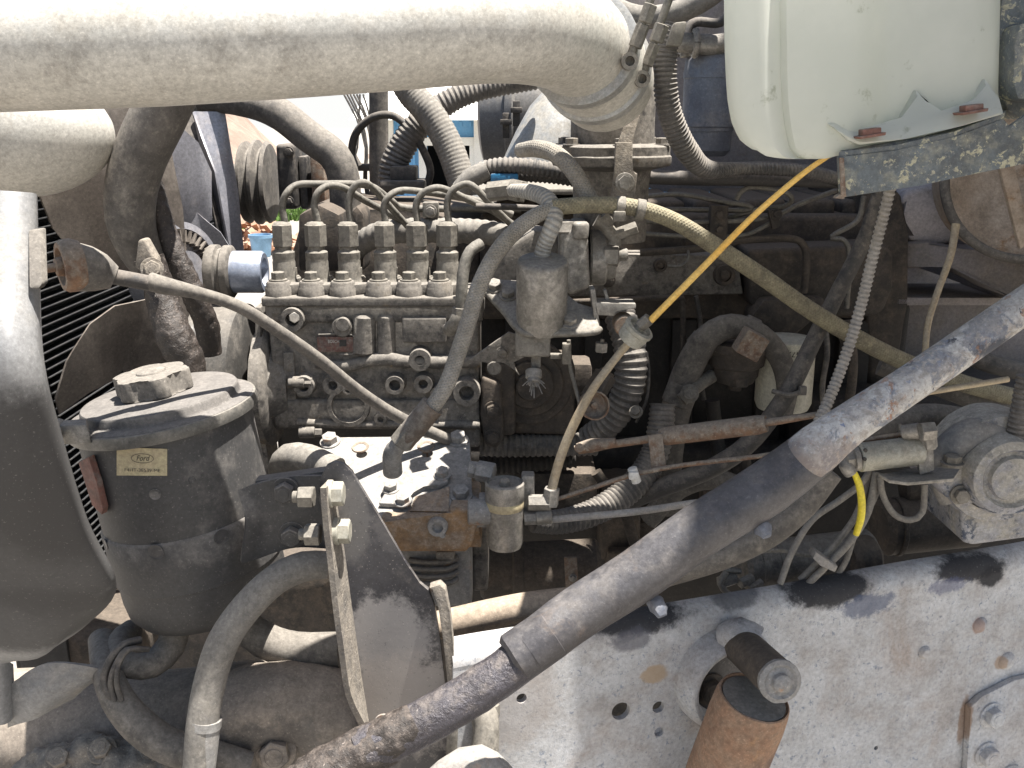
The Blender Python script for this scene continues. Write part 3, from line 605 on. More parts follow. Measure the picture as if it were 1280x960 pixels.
# governor and rear of the pump
gov = thing('governor', 'dark round governor housing bolted to the right end of the pump', 'governor', P(660, 560, 1.34))
q = B(); pbox(q, 606, 455, 645, 545, 1.32, .1, .008, 3); pbox(q, 640, 455, 718, 545, 1.35, .1, .012, 3); pbox(q, 645, 455, 740, 500, 1.40, .06, .008)
rough(q, .0015, 40); part('housing', q, M['irond'], gov)
for r_, h_ in ((54, .006), (42, .012), (30, .020), (17, .030)):
    q = B(); p = P(662, 478, 1.35); lathe(q, p, nY, [(r_*S(478, 1.35), -.01), (r_*S(478, 1.35), h_-.002), (r_*S(478, 1.35)-.002, h_), (0, h_)], 48); part('stepped_cover', q, M['irond'], gov)
q = B(); prism(q, [P(602, 470, 1.30), P(626, 480, 1.30), P(630, 550, 1.30), P(620, 562, 1.30), P(606, 556, 1.30), P(600, 520, 1.30)], (0, .03, 0), .005, 3)
for y in (512, 546): bolt(q, P(616, y, 1.30), nY, .009)
part('end_bracket', q, M['irond'], gov)
q = B(); prism(q, [P(586, 450, 1.24), P(636, 415, 1.24), P(672, 428, 1.24), P(672, 440, 1.24), P(640, 452, 1.24), P(650, 470, 1.24), P(630, 452, 1.24), P(610, 454, 1.24)], (0, .006, 0), .0015); boltY(q, 628, 441, 6, 1.24); cylY(q, 618, 458, 9, 1.25, .012)
one('bracket', 'triangular tan bracket pointing left below the solenoid', 'bracket', q, M['iron'])

# solenoid with its shelf
sol = thing('solenoid', 'tan cylindrical solenoid standing on a shelf right of the injectors', 'solenoid', P(677, 445, 1.17))
c = P(677, 321, 1.17); lo = P(675, 412, 1.17); rs = 32*S(350, 1.17)
tz = V((.01, -.24, 1)).normalized(); hs = c.z-lo.z; q = B(); lathe(q, V((c.x, c.y+.004, lo.z)), tz, [(rs*.93, 0), (rs, .004), (rs*1.0, hs-.004), (rs*.95, hs), (rs*.9, hs+.001), (0, hs+.001)], 48); part('body', q, M['steel'], sol)
q = B(); pbox(q, 644, 414, 688, 447, 1.155, .05, .004, 3); pbox(q, 664, 444, 676, 460, 1.17, .015, .002); part('lower_housing', q, M['fit'], sol)
q = B(); p = P(667, 462, 1.165); cyl(q, p, p+V((0, -.006, -.010)), .0100, 14); cyl(q, p+V((0, -.006, -.008)), p+V((0, -.014, -.014)), .0075, 14); tuft(q, p+V((0, -.010, -.010)), V((0, -.3, -.7)), 16, .014, .0007)
part('frayed_terminal', q, M['steel'], sol)
sh = thing('shelf_bracket', 'flat tan shelf plate with bolts under the solenoid', 'bracket', P(690, 415, 1.2))
zs = P(680, 412, 1.15).z
def onz(px, py, z): d = P(px, py, 1)-CAM; return CAM+d*((z-CAM.z)/d.z)
onz = lambda px, py, z: P(px, py, 1.15+(413-py)*.0013)+Z*(z-zs)
sn = (onz(742, 413, zs)-onz(655, 413, zs)).cross(onz(622, 349, zs)-onz(655, 413, zs)).normalized()
q = B(); prism(q, [onz(x, y, zs) for x, y in ((606, 360), (622, 349), (690, 352), (722, 380), (742, 384), (750, 409), (742, 413), (655, 414))], sn*-.006, .0015); part('plate', q, M['steel'], sh)
q = B(); tube(q, [onz(x, y, zs)-sn*.004 for x, y in ((606, 360), (630, 386), (655, 413), (700, 414), (742, 412), (750, 408))], .0045, 10, .004); part('lip', q, M['fit'], sh)
for x, y in ((618, 360), (635, 370), (712, 404)): q = B(); bolt(q, onz(x, y, zs+.0005), sn, .0085); part('bolt', q, M['steel'], sh)
q = B(); prism(q, PP([(738, 362, 1.17), (744, 361, 1.17), (750, 408, 1.17), (744, 410, 1.17)]), (0, .03, 0), .001); prism(q, PP([(754, 363, 1.19), (758, 362, 1.19), (763, 378, 1.19), (758, 379, 1.19)]), (0, .01, 0), .001)
prism(q, [P(742, 378, 1.17), P(795, 380, 1.17), P(795, 386, 1.17), P(770, 388, 1.17), P(768, 395, 1.17), P(746, 394, 1.17)], (0, .035, 0), .001); part('arm', q, M['steel'], sh)
q = B(); p = P(778, 402, 1.2); cyl(q, p, p-Yv*.03, .013, 20); part('pivot', q, M['rust'], sh)
# aneroid / boost housing behind the solenoid
an = thing('boost_control', 'pale aluminium boost control housing with side unions behind the solenoid', 'control housing', P(725, 370, 1.22))
q = B(); prism(q, PP([(700, 290, 1.24), (728, 282, 1.24), (736, 300, 1.24), (738, 360, 1.24), (712, 370, 1.24), (700, 350, 1.24)]), (0, .09, 0), .006, 3); pbox(q, 716, 278, 736, 300, 1.235, .06, .005, 3); rough(q, .0008, 50); part('body', q, M['steel'], an)
q = B(); p = P(736, 322, 1.28); cyl(q, p, p+X*.022, .036, 32); cyl(q, p+X*.02, p+X*.034, .028, 32); part('diaphragm_cap', q, M['steel'], an)
q = B(); p = P(753, 318, 1.26); hexa(q, p, p+X*.02, .018); part('large_nut', q, M['steel'], an)
q = B(); p = P(763, 318, 1.26); cyl(q, p, p+X*.022, .0085, 18, .002); part('stub', q, M['steel'], an)
q = B(); p = P(703, 286, 1.26); boss(q, p, Z, .019, .010, .45); part('top_port', q, M['steel'], an)
q = B(); tube(q, PP([(745, 275, 1.24), (757, 283, 1.24), (768, 298, 1.24), (768, 306, 1.24)]), .0085, 14); p, p2 = P(765, 295, 1.24), P(796, 284, 1.24); hexa(q, p, p2, .0085); hexa(q, P(762, 282, 1.24), P(752, 270, 1.24), .0095); part('union', q, M['fit'], an)
q = B(); prism(q, PP([(610, 340, 1.3), (628, 310, 1.3), (668, 288, 1.3), (700, 292, 1.3), (702, 350, 1.3), (660, 366, 1.3), (612, 360, 1.3)]), (0, .07, 0), .006, 3); rough(q, .001, 40); part('rear_casting', q, M['iron'], an)

# hoses around the pump
hose('solenoid_hose', 'pale hose with white wire stripes entering the top of the solenoid', 'hose', [(640, 238, 1.25), (662, 240, 1.22), (684, 249, 1.19), (693, 270, 1.17), (688, 288, 1.165), (680, 308, 1.17), (677, 322, 1.17)], [8, 10, 11, 11, 10.5, 10, 10], M['whose'], seg=24, step=.002)
q = B(); p, p2 = P(610, 240, 1.27), P(645, 236, 1.26); hexa(q, p, p2, .0125); hexa(q, P(640, 237, 1.26), P(654, 240, 1.25), .015); one('hose_union', 'tan hexagonal union above the rightmost injector line', 'pipe fitting', q, M['fit'])
br = thing('air_hose', 'long braided hose arching from the compressor over to the right', 'hose', P(500, 560, 1.12))
pts = [(510, 545, 1.10), (530, 522, 1.10), (556, 485, 1.10), (573, 440, 1.11), (586, 400, 1.12), (598, 360, 1.13), (618, 320, 1.14), (645, 288, 1.16), (675, 267, 1.17), (705, 258, 1.18), (750, 257, 1.18)]
hose('braided_hose', '', '', pts[:10], [10, 10, 10.5, 10.5, 10.5, 10.5, 10.5, 10.5, 10, 9.5], M['braid'], parent=br, seg=24, step=.004)
q = B(); tube(q, PP([(541, 507, 1.10), (521, 531, 1.10), (512, 542, 1.10), (505, 553, 1.10)]), [.0145, .0145, .014, .0115], 24, .004); part('crimp_sleeve', q, mat('brown_crimp_sleeve', (.15, .115, .09), (.10, .08, .065), 40, .7, .2, PD, .45, .4, layers=[((.19, .12, .085), 40, .6, .7)], bump=.3), br)
q = B(); hexa(q, P(514, 538, 1.10), P(500, 556, 1.10), .0145); part('swivel_nut', q, M['fit'], br)
q = B(); tube(q, PP([(501, 553, 1.10), (493, 562, 1.105), (490, 572, 1.11), (491, 590, 1.12)]), [.0095, .011, .0115, .012], 20); part('elbow', q, M['comp'], br)
hose('braided_hose', '', '', [(690, 259, 1.175), (740, 256, 1.18), (790, 259, 1.18), (840, 275, 1.19), (890, 305, 1.2), (950, 344, 1.22), (1010, 386, 1.24), (1070, 422, 1.27), (1130, 452, 1.3), (1200, 478, 1.33), (1300, 505, 1.36)], [10, 10.5, 10.5, 10.5, 11, 11, 11, 11, 11, 11, 11], M['braidg'], parent=br, seg=24, step=.004)
q = B()
for x in (775, 800): 
    a_ = P(x-5, 258 + (x-775)*.12, 1.18); b_ = P(x+6, 259+(x-775)*.16, 1.18); cyl(q, a_, b_, .0125, 24, .001)
box(q, P(774, 270, 1.17), (.014, .014, .012), None, .002); part('hose_clamp', q, M['fit'], br)
hose('vent_hose', 'short thick braided hose curving from the turbo side to the pump', 'hose', [(650, 188, 1.30), (672, 186, 1.27), (695, 193, 1.24), (715, 212, 1.215), (730, 236, 1.205), (744, 258, 1.20)], [9, 11, 11, 11, 10.5, 10], M['braid'], seg=24, step=.004)
hose('breather_pipe', 'short dusty pipe curving down beside the sixth injector', 'pipe', [(601, 305, 1.22), (588, 314, 1.21), (580, 335, 1.205), (577, 365, 1.2), (576, 388, 1.2)], 7.5, M['pipe'], seg=16)
q = B(); hexa(q, P(575, 384, 1.2), P(574, 398, 1.2), .0095); tube(q, PP([(573, 395, 1.2), (569, 405, 1.2), (562, 412, 1.22)]), .0095, 16); one('pipe_elbow', 'banjo elbow at the foot of the short breather pipe', 'pipe fitting', q, M['fit'])
hose('boost_pipe', 'fat ribbed pipe lying behind the injectors', 'pipe', [(440, 318, 1.5), (455, 302, 1.48), (485, 290, 1.46), (540, 288, 1.45), (600, 290, 1.44), (650, 298, 1.42), (690, 310, 1.4)], [13, 15, 16, 16, 16, 15, 14], M['rubl'], seg=24, ribs=(.012, .0012))

# long cable from the left end with its rubber boot
cb = thing('throttle_cable', 'long dusty cable with a round rubber boot crossing in front of the pump', 'cable', P(330, 400, 1.1))
q = B(); ax = (P(140, 347, 1.0)-P(82, 330, .99)); tube(q, PP([(88, 332, .980), (108, 336, .985), (126, 341, .995), (143, 347, 1.0)]), [.0245, .0235, .0195, .012], 28); part('boot', q, M['rub'], cb)
q = B(); lathe(q, P(86, 332, .972), V((-.80, -.58, -.05)), [(.0235, -.012), (.0265, -.004), (.0262, .004), (.0235, .008), (.019, .008), (.017, .003), (.010, .004), (.009, .012), (.0045, .013), (.004, .034), (0, .034)], 40); part('end_fitting', q, M['rust'], cb)
q = B(); tube(q, PP([(138, 345, 1.0), (165, 350, 1.01), (192, 355, 1.02)]), .0082, 16); part('rubber_neck', q, M['rubd'], cb)
hose('outer_sheath', '', '', [(188, 352, 1.02), (205, 357, 1.02), (250, 367, 1.04), (300, 384, 1.06), (350, 415, 1.09), (400, 450, 1.13), (450, 490, 1.18), (500, 522, 1.22), (565, 552, 1.26)], [12, 11.5, 8, 7.8, 7.8, 7.6, 7.4, 7.4, 7.4], M['rub'], parent=cb, seg=18)
# ================================================================ BIG PIPES AT THE TOP
ap = thing('air_pipe', 'large dull aluminium air pipe across the top of the bay', 'air pipe', P(450, 140, 1.05))
hose('tube', '', '', [(-140, 62, .90), (0, 58, .91), (200, 53, .93), (430, 43, .96), (600, 33, 1.0), (670, 36, 1.04), (715, 50, 1.09), (738, 74, 1.13)], [80, 79, 77, 72, 69, 68, 66, 60], M['alu'], parent=ap, seg=64, step=.02)
bd_ = (P(752, 96, 1.19)-P(728, 62, 1.10)).normalized()
bands = [(P(728, 62, 1.11), .0585), (P(744, 84, 1.15), .0595), (P(756, 104, 1.20), .058)]
q = B(); tube(q, [bands[0][0], bands[1][0], bands[2][0]], [.058, .0588, .0575], 56, .006); part('silicone_boot', q, M['alu'], ap)
for bp_, br_ in bands[:2]:
    q = B(); lathe(q, bp_-bd_*.009, bd_, [(br_-.001, 0), (br_+.003, .001), (br_+.003, .017), (br_-.001, .018)], 56); hc = part('hose_clamp', q, M['alu2'], ap)
    a = bp_+V((br_*.86, -br_*.55, 0)); q = B(); cyl(q, a+V((-.006, 0, -.02)), a+V((.024, 0, .07)), .0045, 14); hexa(q, a+V((0.002, 0, .0)), a+V((.010, 0, .022)), .0072); hexa(q, a+V((0.011, 0, .024)), a+V((.017, 0, .042)), .008); lathe(q, a+V((-.004, -.006, -.014)), nY, [(.009, -.008), (.009, .006), (.005, .006), (.005, -.002), (0, -.002)], 16); part('clamp_screw', q, M['fit'], hc)
ac = thing('air_inlet_elbow', 'rounded aluminium duct end below the big pipe at the left edge', 'duct', P(40, 250, 1.18))
q = B(); p = P(-120, 175, 1.2); rs = 75*S(175, 1.2); e = P(140, 160, 1.2)
prof = [(rs, 0)]+[(rs*math.cos(t), (e.x-p.x-.11)+.11*math.sin(t)) for t in [R(k*9) for k in range(10)]]+[(0, e.x-p.x)]
lathe(q, p, V((1, 0, .03)), prof, 64); part('shell', q, M['alu'], ac)

# turbo pedestal
tp = thing('turbo_pedestal', 'brown flanged outlet pedestal under the pipe elbow', 'pedestal', P(765, 270, 1.3))
c = P(765, 180, 1.32); k = S(180, 1.32); z0 = P(765, 300, 1.32).z; zz = lambda y: P(765, y, 1.32).z-z0
q = B(); lathe(q, (c.x, c.y, z0), Z, [(46*k, 0), (48*k, zz(232)), (50*k, zz(212)), (74*k, zz(206)), (75*k, zz(203)), (75*k, zz(195)), (73*k, zz(193)), (73*k, zz(183)), (70*k, zz(181)), (52*k, zz(179)), (52*k, zz(120)), (50*k, zz(100)), (0, zz(100))], 56); rough(q, .001, 40); part('column', q, M['iron'], tp)
for a in range(6):
    q = B(); t = R(a*60+35); bolt(q, V((c.x+math.cos(t)*64*k, c.y+math.sin(t)*64*k, z0+zz(181))), Z, .0085); part('bolt', q, M['iron'], tp)
st = thing('support_strap', 'dusty flat strap bolted down the front of the pedestal', 'strap', P(780, 245, 1.22))
q = B(); prism(q, PP([(769, 178, 1.225), (791, 178, 1.225), (790, 215, 1.225), (797, 217, 1.225), (793, 248, 1.225), (764, 246, 1.225), (768, 214, 1.225)]), (0, .008, 0), .0015); prism(q, PP([(772, 179, 1.227), (800, 100, 1.25), (812, 100, 1.25), (790, 179, 1.227)]), (0, .005, 0), .001); part('strap', q, M['mud'], st)
q = B(); boltY(q, 781, 228, 9, 1.225); part('bolt', q, M['steel'], st)

# air cleaner in the background
acl = thing('air_cleaner', 'grey air cleaner can with a pale elbow far behind the pipe', 'air cleaner', P(690, 230, 2.05))
q = B(); p = P(672, 145, 2.25); lathe(q, p-X*.10+Z*0, V((1, -.25, 0)), [(0, 0), (.12, 0), (.14, .01), (.14, .06), (.148, .065), (.148, .08), (.14, .085), (.14, .3), (0, .3)], 48); can_ = part('can', q, M['panel'], acl)
for x, y in ((632, 155), (645, 140)):
    q = B(); pbox(q, x-4, y-14, x+5, y+18, 2.03, .012, .002); pbox(q, x-7, y-6, x+8, y+1, 2.02, .014, .002); part('spring_clip', q, M['rubd'], acl)
q = B(); tube(q, PP([(760, 95, 2.0), (735, 130, 1.98), (702, 165, 1.95), (672, 215, 1.92), (655, 250, 1.9)]), [.075, .078, .078, .07, .06], 40); part('elbow', q, M['alu2'], acl)

# background harness, post and hoses
hose('upper_radiator_pipe', 'thick grey hose coming out under the big pipe and bending down', 'hose', [(250, 128, 1.7), (300, 128, 1.68), (345, 140, 1.66), (385, 170, 1.65), (418, 195, 1.64), (430, 225, 1.64), (432, 262, 1.64)], [11, 17, 20, 20, 20, 20, 19], M['rub'], seg=28)
q = B(); cyl(q, P(473, 90, 1.9), P(474, 255, 1.9), .018, 16); one('post', 'dark vertical post behind the injector lines', 'post', q, M['rub'])
hose('ribbed_duct', 'fat ribbed duct running up right behind the post', 'duct', [(488, 240, 1.85), (495, 200, 1.85), (520, 160, 1.85), (556, 130, 1.85), (600, 112, 1.86), (680, 96, 1.88)], [17, 18, 18, 16, 14, 14], M['cond'], seg=24, ribs=(.0085, .0022))
hose('heater_hose', 'light grey hose crossing down in front of the blue workshop', 'hose', [(500, 95, 1.8), (515, 118, 1.8), (540, 145, 1.79), (560, 180, 1.78), (573, 215, 1.77), (580, 245, 1.76)], [17, 18, 18, 18, 18, 16], M['rubl'], seg=24, ribs=(.007, .0007))
hose('wiring_loop', 'black wiring loop around the post', 'cable', [(448, 208, 1.88), (440, 190, 1.88), (446, 165, 1.87), (466, 147, 1.86), (492, 145, 1.85), (515, 165, 1.84), (530, 190, 1.84), (538, 215, 1.84), (530, 240, 1.84)], 5, M['rubd'], seg=10)
wl = ['leftmost thin wire of the tangle beside the post', 'second thin wire from the left in the tangle', 'third thin wire from the left, slightly bowed', 'middle thin wire of the tangle left of the post', 'fifth thin wire of the tangle', 'thin wire hugging the post', 'rightmost thin wire touching the post']
for i in range(7):
    a = random.uniform(-8, 8)
    hose('wire', wl[i], 'wire', [(430+i*4, 118, 1.95), (445+a+i*2, 150, 1.94), (455+a*1.3, 185, 1.93), (452+a*2, 225, 1.92), (462+i*2, 262, 1.9)], 1.3, M['rubd'], 'thin wires hanging left of the post', seg=6, step=.02)
q = B(); pbox(q, 487, 208, 520, 228, 1.8, .06, .004); pbox(q, 474, 226, 530, 240, 1.78, .09, .006); one('relay_box', 'black relay box on the engine top left of the pale hose', 'relay box', q, M['rubd'])
q = B(); pbox(q, 436, 205, 506, 214, 1.9, .03, .004); one('mounting_bar', 'dark bar running behind the post', 'bar', q, M['rubd'])
hose('split_conduit', 'black ribbed conduit curving right above the hose union', 'conduit', [(585, 225, 1.48), (605, 212, 1.47), (640, 207, 1.46), (700, 214, 1.46), (770, 226, 1.48)], [10, 11, 11, 10, 10], M['cond'], seg=20, ribs=(.007, .0018))
hose('split_conduit', 'second black ribbed conduit just behind the vent hose', 'conduit', [(600, 222, 1.5), (640, 219, 1.49), (690, 221, 1.49), (750, 230, 1.5)], 9, M['rubd'], seg=20, ribs=(.007, .0018))
hose('taped_hose', 'black taped hose end with a pale collar', 'hose', [(575, 238, 1.46), (590, 222, 1.46), (610, 212, 1.46)], [12, 13, 11], M['rubl'], seg=20)
q = B(); pbox(q, 613, 217, 648, 231, 1.45, .02, .003); one('wire_connector', 'blue plastic wire connector behind the hose union', 'connector', q, M['blueclip'])
q = B(); pbox(q, 560, 236, 800, 244, 1.55, .3, .004); one('head_ledge', 'pale sunlit ledge strip along the engine top', 'ledge', q, M['fit'])
hose('cross_pipe', 'thin dark line under the solenoid hose', 'pipe', [(595, 258, 1.3), (640, 259, 1.3), (700, 262, 1.32)], 4, M['rubd'], seg=12)

# compressor clutch and pulley at the left
acp = thing('refrigerant_compressor', 'black belt driven accessory with a grooved pulley beyond the fan', 'accessory', P(350, 270, 1.85))
q = B(); pbox(q, 344, 180, 372, 262, 1.85, .16, .008, 3); pbox(q, 372, 195, 386, 262, 1.87, .12, .006); part('body', q, M['rubd'], acp)
q = B(); pbox(q, 386, 190, 408, 262, 1.86, .12, .01); part('rear_head', q, M['rust'], acp)
q = B(); p = P(306, 228, 1.93); lathe(q, p, X, [(.03, -.05), (.035, -.02), (.035, 0), (.075, .001), (.078, .008), (.066, .014), (.066, .018), (.080, .024), (.080, .030), (.066, .036), (.066, .040), (.078, .046), (.072, .052), (.03, .054)], 56); part('pulley', q, M['rub'], acp)
for y in (190, 252): q = B(); boltY(q, 361, y, 5, 1.85); part('bolt', q, M['rubd'], acp)

# ================================================================ RADIATOR AND FAN
rx = P(42, 400, 1.32).x
rad = thing('radiator', 'black radiator core with thin pale fins behind the fan', 'radiator', (rx, 1.55, 1.25))
q = B(); box(q, (rx-.04, 1.77, 1.55), (.05, 1.0, 1.2), None, .003); part('core', q, M['grime'], rad)
fin = part('fin', mk(box, (rx-.008, 1.77, 1.0), (.018, 1.0, .0013), None, 0), M['rad'], rad)
for i in range(1, 90): c_ = fin.copy(); COL.objects.link(c_); c_.parent = rad; c_.location = (0, 0, i*.0122)
q = B(); box(q, (rx-.01, 1.255, 1.55), (.07, .02, 1.2), None, .003); part('side_channel', q, M['rad'], rad)
def blade(pix, lb, m='fan', th=.003, bulge=.02):
    bm = B(); pts = PP(pix); n = len(pts); t = bmesh.new(); vs = [t.verts.new(p) for p in pts]; t.faces.new(vs)
    bmesh.ops.triangulate(t, faces=t.faces[:]); bmesh.ops.subdivide_edges(t, edges=t.edges[:], cuts=3, use_grid_fill=True)
    c = sum(pts, V())/n; rm = max((p-c).length for p in pts)
    for v in t.verts: v.co.y += bulge*((v.co-c).length/rm)**2
    bmesh.ops.recalc_face_normals(t, faces=t.faces[:]); bmesh.ops.solidify(t, geom=t.faces[:], thickness=th); add(bm, t); return bm
fan = thing('cooling_fan', 'grey bladed cooling fan with a pale ribbed clutch hub', 'fan', P(240, 500, 1.5))
def arc(cx, cy, rx_, ry, a0, a1, Y0, Y1, n=10): return [(cx+rx_*math.cos(R(a0+(a1-a0)*i/n)), cy+ry*math.sin(R(a0+(a1-a0)*i/n)), Y0+(Y1-Y0)*i/n) for i in range(n+1)]
part('fan_blade', blade([(64, 500, 1.26), (80, 452, 1.27), (110, 405, 1.29), (140, 383, 1.31), (180, 375, 1.34), (240, 372, 1.38), (240, 490, 1.38), (170, 490, 1.36), (152, 462, 1.34), (140, 475, 1.33), (110, 490, 1.30), (68, 520, 1.27)], ''), M['fan'], fan)
part('fan_blade', blade([(45, 245, 1.27), (60, 110, 1.29), (150, 90, 1.34), (200, 140, 1.4), (225, 260, 1.42), (230, 335, 1.42), (180, 372, 1.38), (130, 345, 1.34), (90, 318, 1.31), (62, 285, 1.29)], ''), M['fan'], fan)
part('fan_blade', blade([(205, 165, 1.52), (218, 155, 1.53), (245, 178, 1.56), (262, 215, 1.58), (262, 275, 1.57), (245, 290, 1.56), (200, 275, 1.52), (180, 250, 1.5)], '', bulge=.01), M['fanl'], fan)
part('fan_blade', blade([(238, 140, 1.66), (278, 140, 1.68), (296, 240, 1.68), (302, 320, 1.66), (285, 320, 1.64), (268, 215, 1.62)], '', bulge=.01), M['fanl'], fan)
part('fan_blade', blade([(215, 140, 1.7), (238, 140, 1.7), (262, 210, 1.68), (290, 310, 1.66), (270, 290, 1.62), (262, 240, 1.62), (225, 170, 1.66)], '', m='rubd', bulge=.01), M['rubd'], fan)
part('fan_blade', blade([(200, 275, 1.54), (245, 265, 1.56), (275, 290, 1.58), (300, 330, 1.6), (280, 335, 1.6), (240, 300, 1.56), (205, 320, 1.54), (190, 300, 1.52)], '', bulge=.01), M['fanl'], fan)
hc = P(224, 340, 1.42); fax = V((1, -.55, .1)).normalized()
q = B(); lathe(q, hc-fax*.03, fax, [(0, 0), (.070, 0), (.072, .01), (.072, .04), (.062, .042), (.060, .03), (.045, .028), (.03, .03), (.03, .05), (0, .05)], 48); hub = part('clutch_hub', q, M['fanl'], fan)
for i in range(36):
    q = B(); t = 2*math.pi*i/36; _, a, b = frame(fax); d = a*math.cos(t)+b*math.sin(t); box(q, hc+fax*.006+d*.052, (.016, .0022, .018), Matrix((d, fax.cross(d), fax)).transposed(), 0); part('cooling_rib', q, M['fan'], hub)
fh = thing('fan_drive', 'banded fan drive hub with a blue grey sleeve behind the pulley', 'fan drive', P(290, 380, 1.5))
o = P(262, 340, 1.40)
q = B(); lathe(q, o, X, [(0, 0), (.036, 0), (.039, .004), (.039, .014), (.034, .016), (.034, .02), (.038, .023), (.038, .032), (.034, .035)], 48); part('flange', q, M['rub'], fh)
q = B(); lathe(q, o+X*.035, X, [(.028, -.002), (.030, 0), (.030, .040), (.027, .044), (.02, .044), (.015, .02), (0, .02)], 48); part('sleeve', q, M['blue_hub'], fh)
pu = thing('drive_pulley', 'pale flat faced drive pulley behind the reservoir lid', 'pulley', P(290, 560, 1.33))
q = B(); o = P(258, 462, 1.38); lathe(q, o, V((1, -.06, 0)), [(.0, 0.01), (.088, .01), (.097, .004), (.10, 0), (.102, .006), (.100, .012), (.096, .016), (.096, .062), (.088, .066), (.05, .07), (0, .07)], 64); part('rim', q, M['door'], pu)
q = B(); prism(q, PP([(318, 384, 1.32), (326, 384, 1.32), (330, 560, 1.32), (345, 620, 1.32), (322, 600, 1.32)]), (0, .06, 0), .003); part('guard_edge', q, M['iron'], pu)

# radiator hoses on the left
hose('radiator_hose', 'wide brown dusty hose dropping from under the big pipe at the left', 'hose', [(215, 110, 1.22), (196, 150, 1.22), (175, 195, 1.22), (164, 235, 1.22), (163, 275, 1.22), (172, 305, 1.23), (190, 335, 1.24)], [34, 34, 33, 32, 30, 27, 24], M['rub'], seg=36)
hose('heat_wrapped_pipe', 'gritty oil caked pipe below the cable, in front of the pulley', 'pipe', [(188, 230, 1.26), (205, 285, 1.25), (222, 325, 1.24), (243, 370, 1.24), (258, 405, 1.25), (262, 440, 1.26)], [15, 14, 14, 15, 15, 15], M['gunk'], seg=36, lump=(.0016, 130), step=.003)
hose('heat_wrapped_pipe', 'second gritty pipe, kinked, just above the reservoir cap', 'pipe', [(186, 322, 1.2), (196, 350, 1.2), (206, 385, 1.19), (218, 420, 1.18), (233, 450, 1.18), (236, 480, 1.18)], [18, 18, 20, 23, 22, 20], M['gunk'], seg=36, lump=(.002, 110), step=.003)
q = B(); prism(q, PP([(172, 300, 1.17), (180, 298, 1.17), (195, 325, 1.17), (196, 345, 1.17), (180, 342, 1.17), (168, 335, 1.17)]), (0, .02, 0), .004, 3); bolt(q, P(190, 336, 1.168), V((.4, -1, .2)), .010); one('hose_clip', 'grimy hose clip with a bright screw above the long cable', 'hose clip', q, M['mud'])

# pale painted tank panel at the left edge
pn = thing('side_tank', 'pale painted tank panel at the left edge with a sunlit face', 'tank', P(40, 820, .92))
rows = [[(-90, 235, .86), (-40, 235, .84), (0, 238, .845), (30, 240, .86), (45, 242, .88), (47, 246, .92)],
        [(-90, 340, .815), (-40, 340, .80), (0, 342, .80), (28, 345, .815), (46, 348, .84), (50, 350, .88)],
        [(-90, 440, .775), (-40, 440, .76), (5, 440, .76), (32, 445, .775), (50, 450, .80), (56, 455, .84)],
        [(-90, 540, .785), (-40, 545, .77), (15, 545, .77), (45, 545, .785), (72, 550, .81), (80, 552, .85)],
        [(-90, 640, .81), (-40, 645, .795), (25, 645, .80), (62, 645, .815), (100, 650, .84), (110, 650, .88)],
        [(-90, 735, .85), (-40, 735, .835), (30, 735, .84), (75, 735, .85), (128, 735, .88), (146, 732, .92)],
        [(-90, 800, .89), (-40, 805, .875), (25, 812, .88), (58, 815, .895), (90, 790, .915), (110, 780, .95)],
        [(-90, 835, .92), (-40, 832, .91), (0, 830, .915), (20, 826, .925), (45, 822, .94), (60, 815, .97)]]
rows = [[P(p[0], p[1], min(u[2] for u in r)+(p[2]-min(u[2] for u in r))*.6) for p in r] for r in rows]
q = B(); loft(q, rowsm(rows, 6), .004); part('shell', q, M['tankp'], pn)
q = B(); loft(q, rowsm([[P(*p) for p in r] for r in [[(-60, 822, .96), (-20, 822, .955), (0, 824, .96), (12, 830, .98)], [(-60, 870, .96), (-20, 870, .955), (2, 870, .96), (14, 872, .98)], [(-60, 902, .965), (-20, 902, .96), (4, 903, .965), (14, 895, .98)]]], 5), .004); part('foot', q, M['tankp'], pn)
q = B(); prism(q, PP([(35, 288, .835), (50, 286, .835), (52, 355, .80), (48, 362, .80), (36, 360, .80)]), (0, .012, 0), .002); one('grey_bracket', 'small grey bracket hanging on the edge of the pale tank panel', 'bracket', q, M['iron'])
q = B(); loft(q, rowsm([[P(*p) for p in r] for r in [[(20, 850, .98), (60, 828, .98), (110, 830, .99), (140, 835, 1.0)], [(14, 875, .98), (50, 868, .97), (80, 862, .98), (110, 850, 1.0)], [(14, 905, .99), (40, 895, .98), (70, 878, .99), (90, 868, 1.0)]]], 5), .006); one('grey_flange', 'dull grey flange under the pale tank panel', 'flange', q, M['panel'])
# dark block added to darken the gap between tank and axle
q = B(); pbox(q, 60, 790, 180, 840, 1.25, .15, .02, 3); one('dark_gap_fill', 'dark block filling the gap below the radiator', 'mount', q, M['irond'])
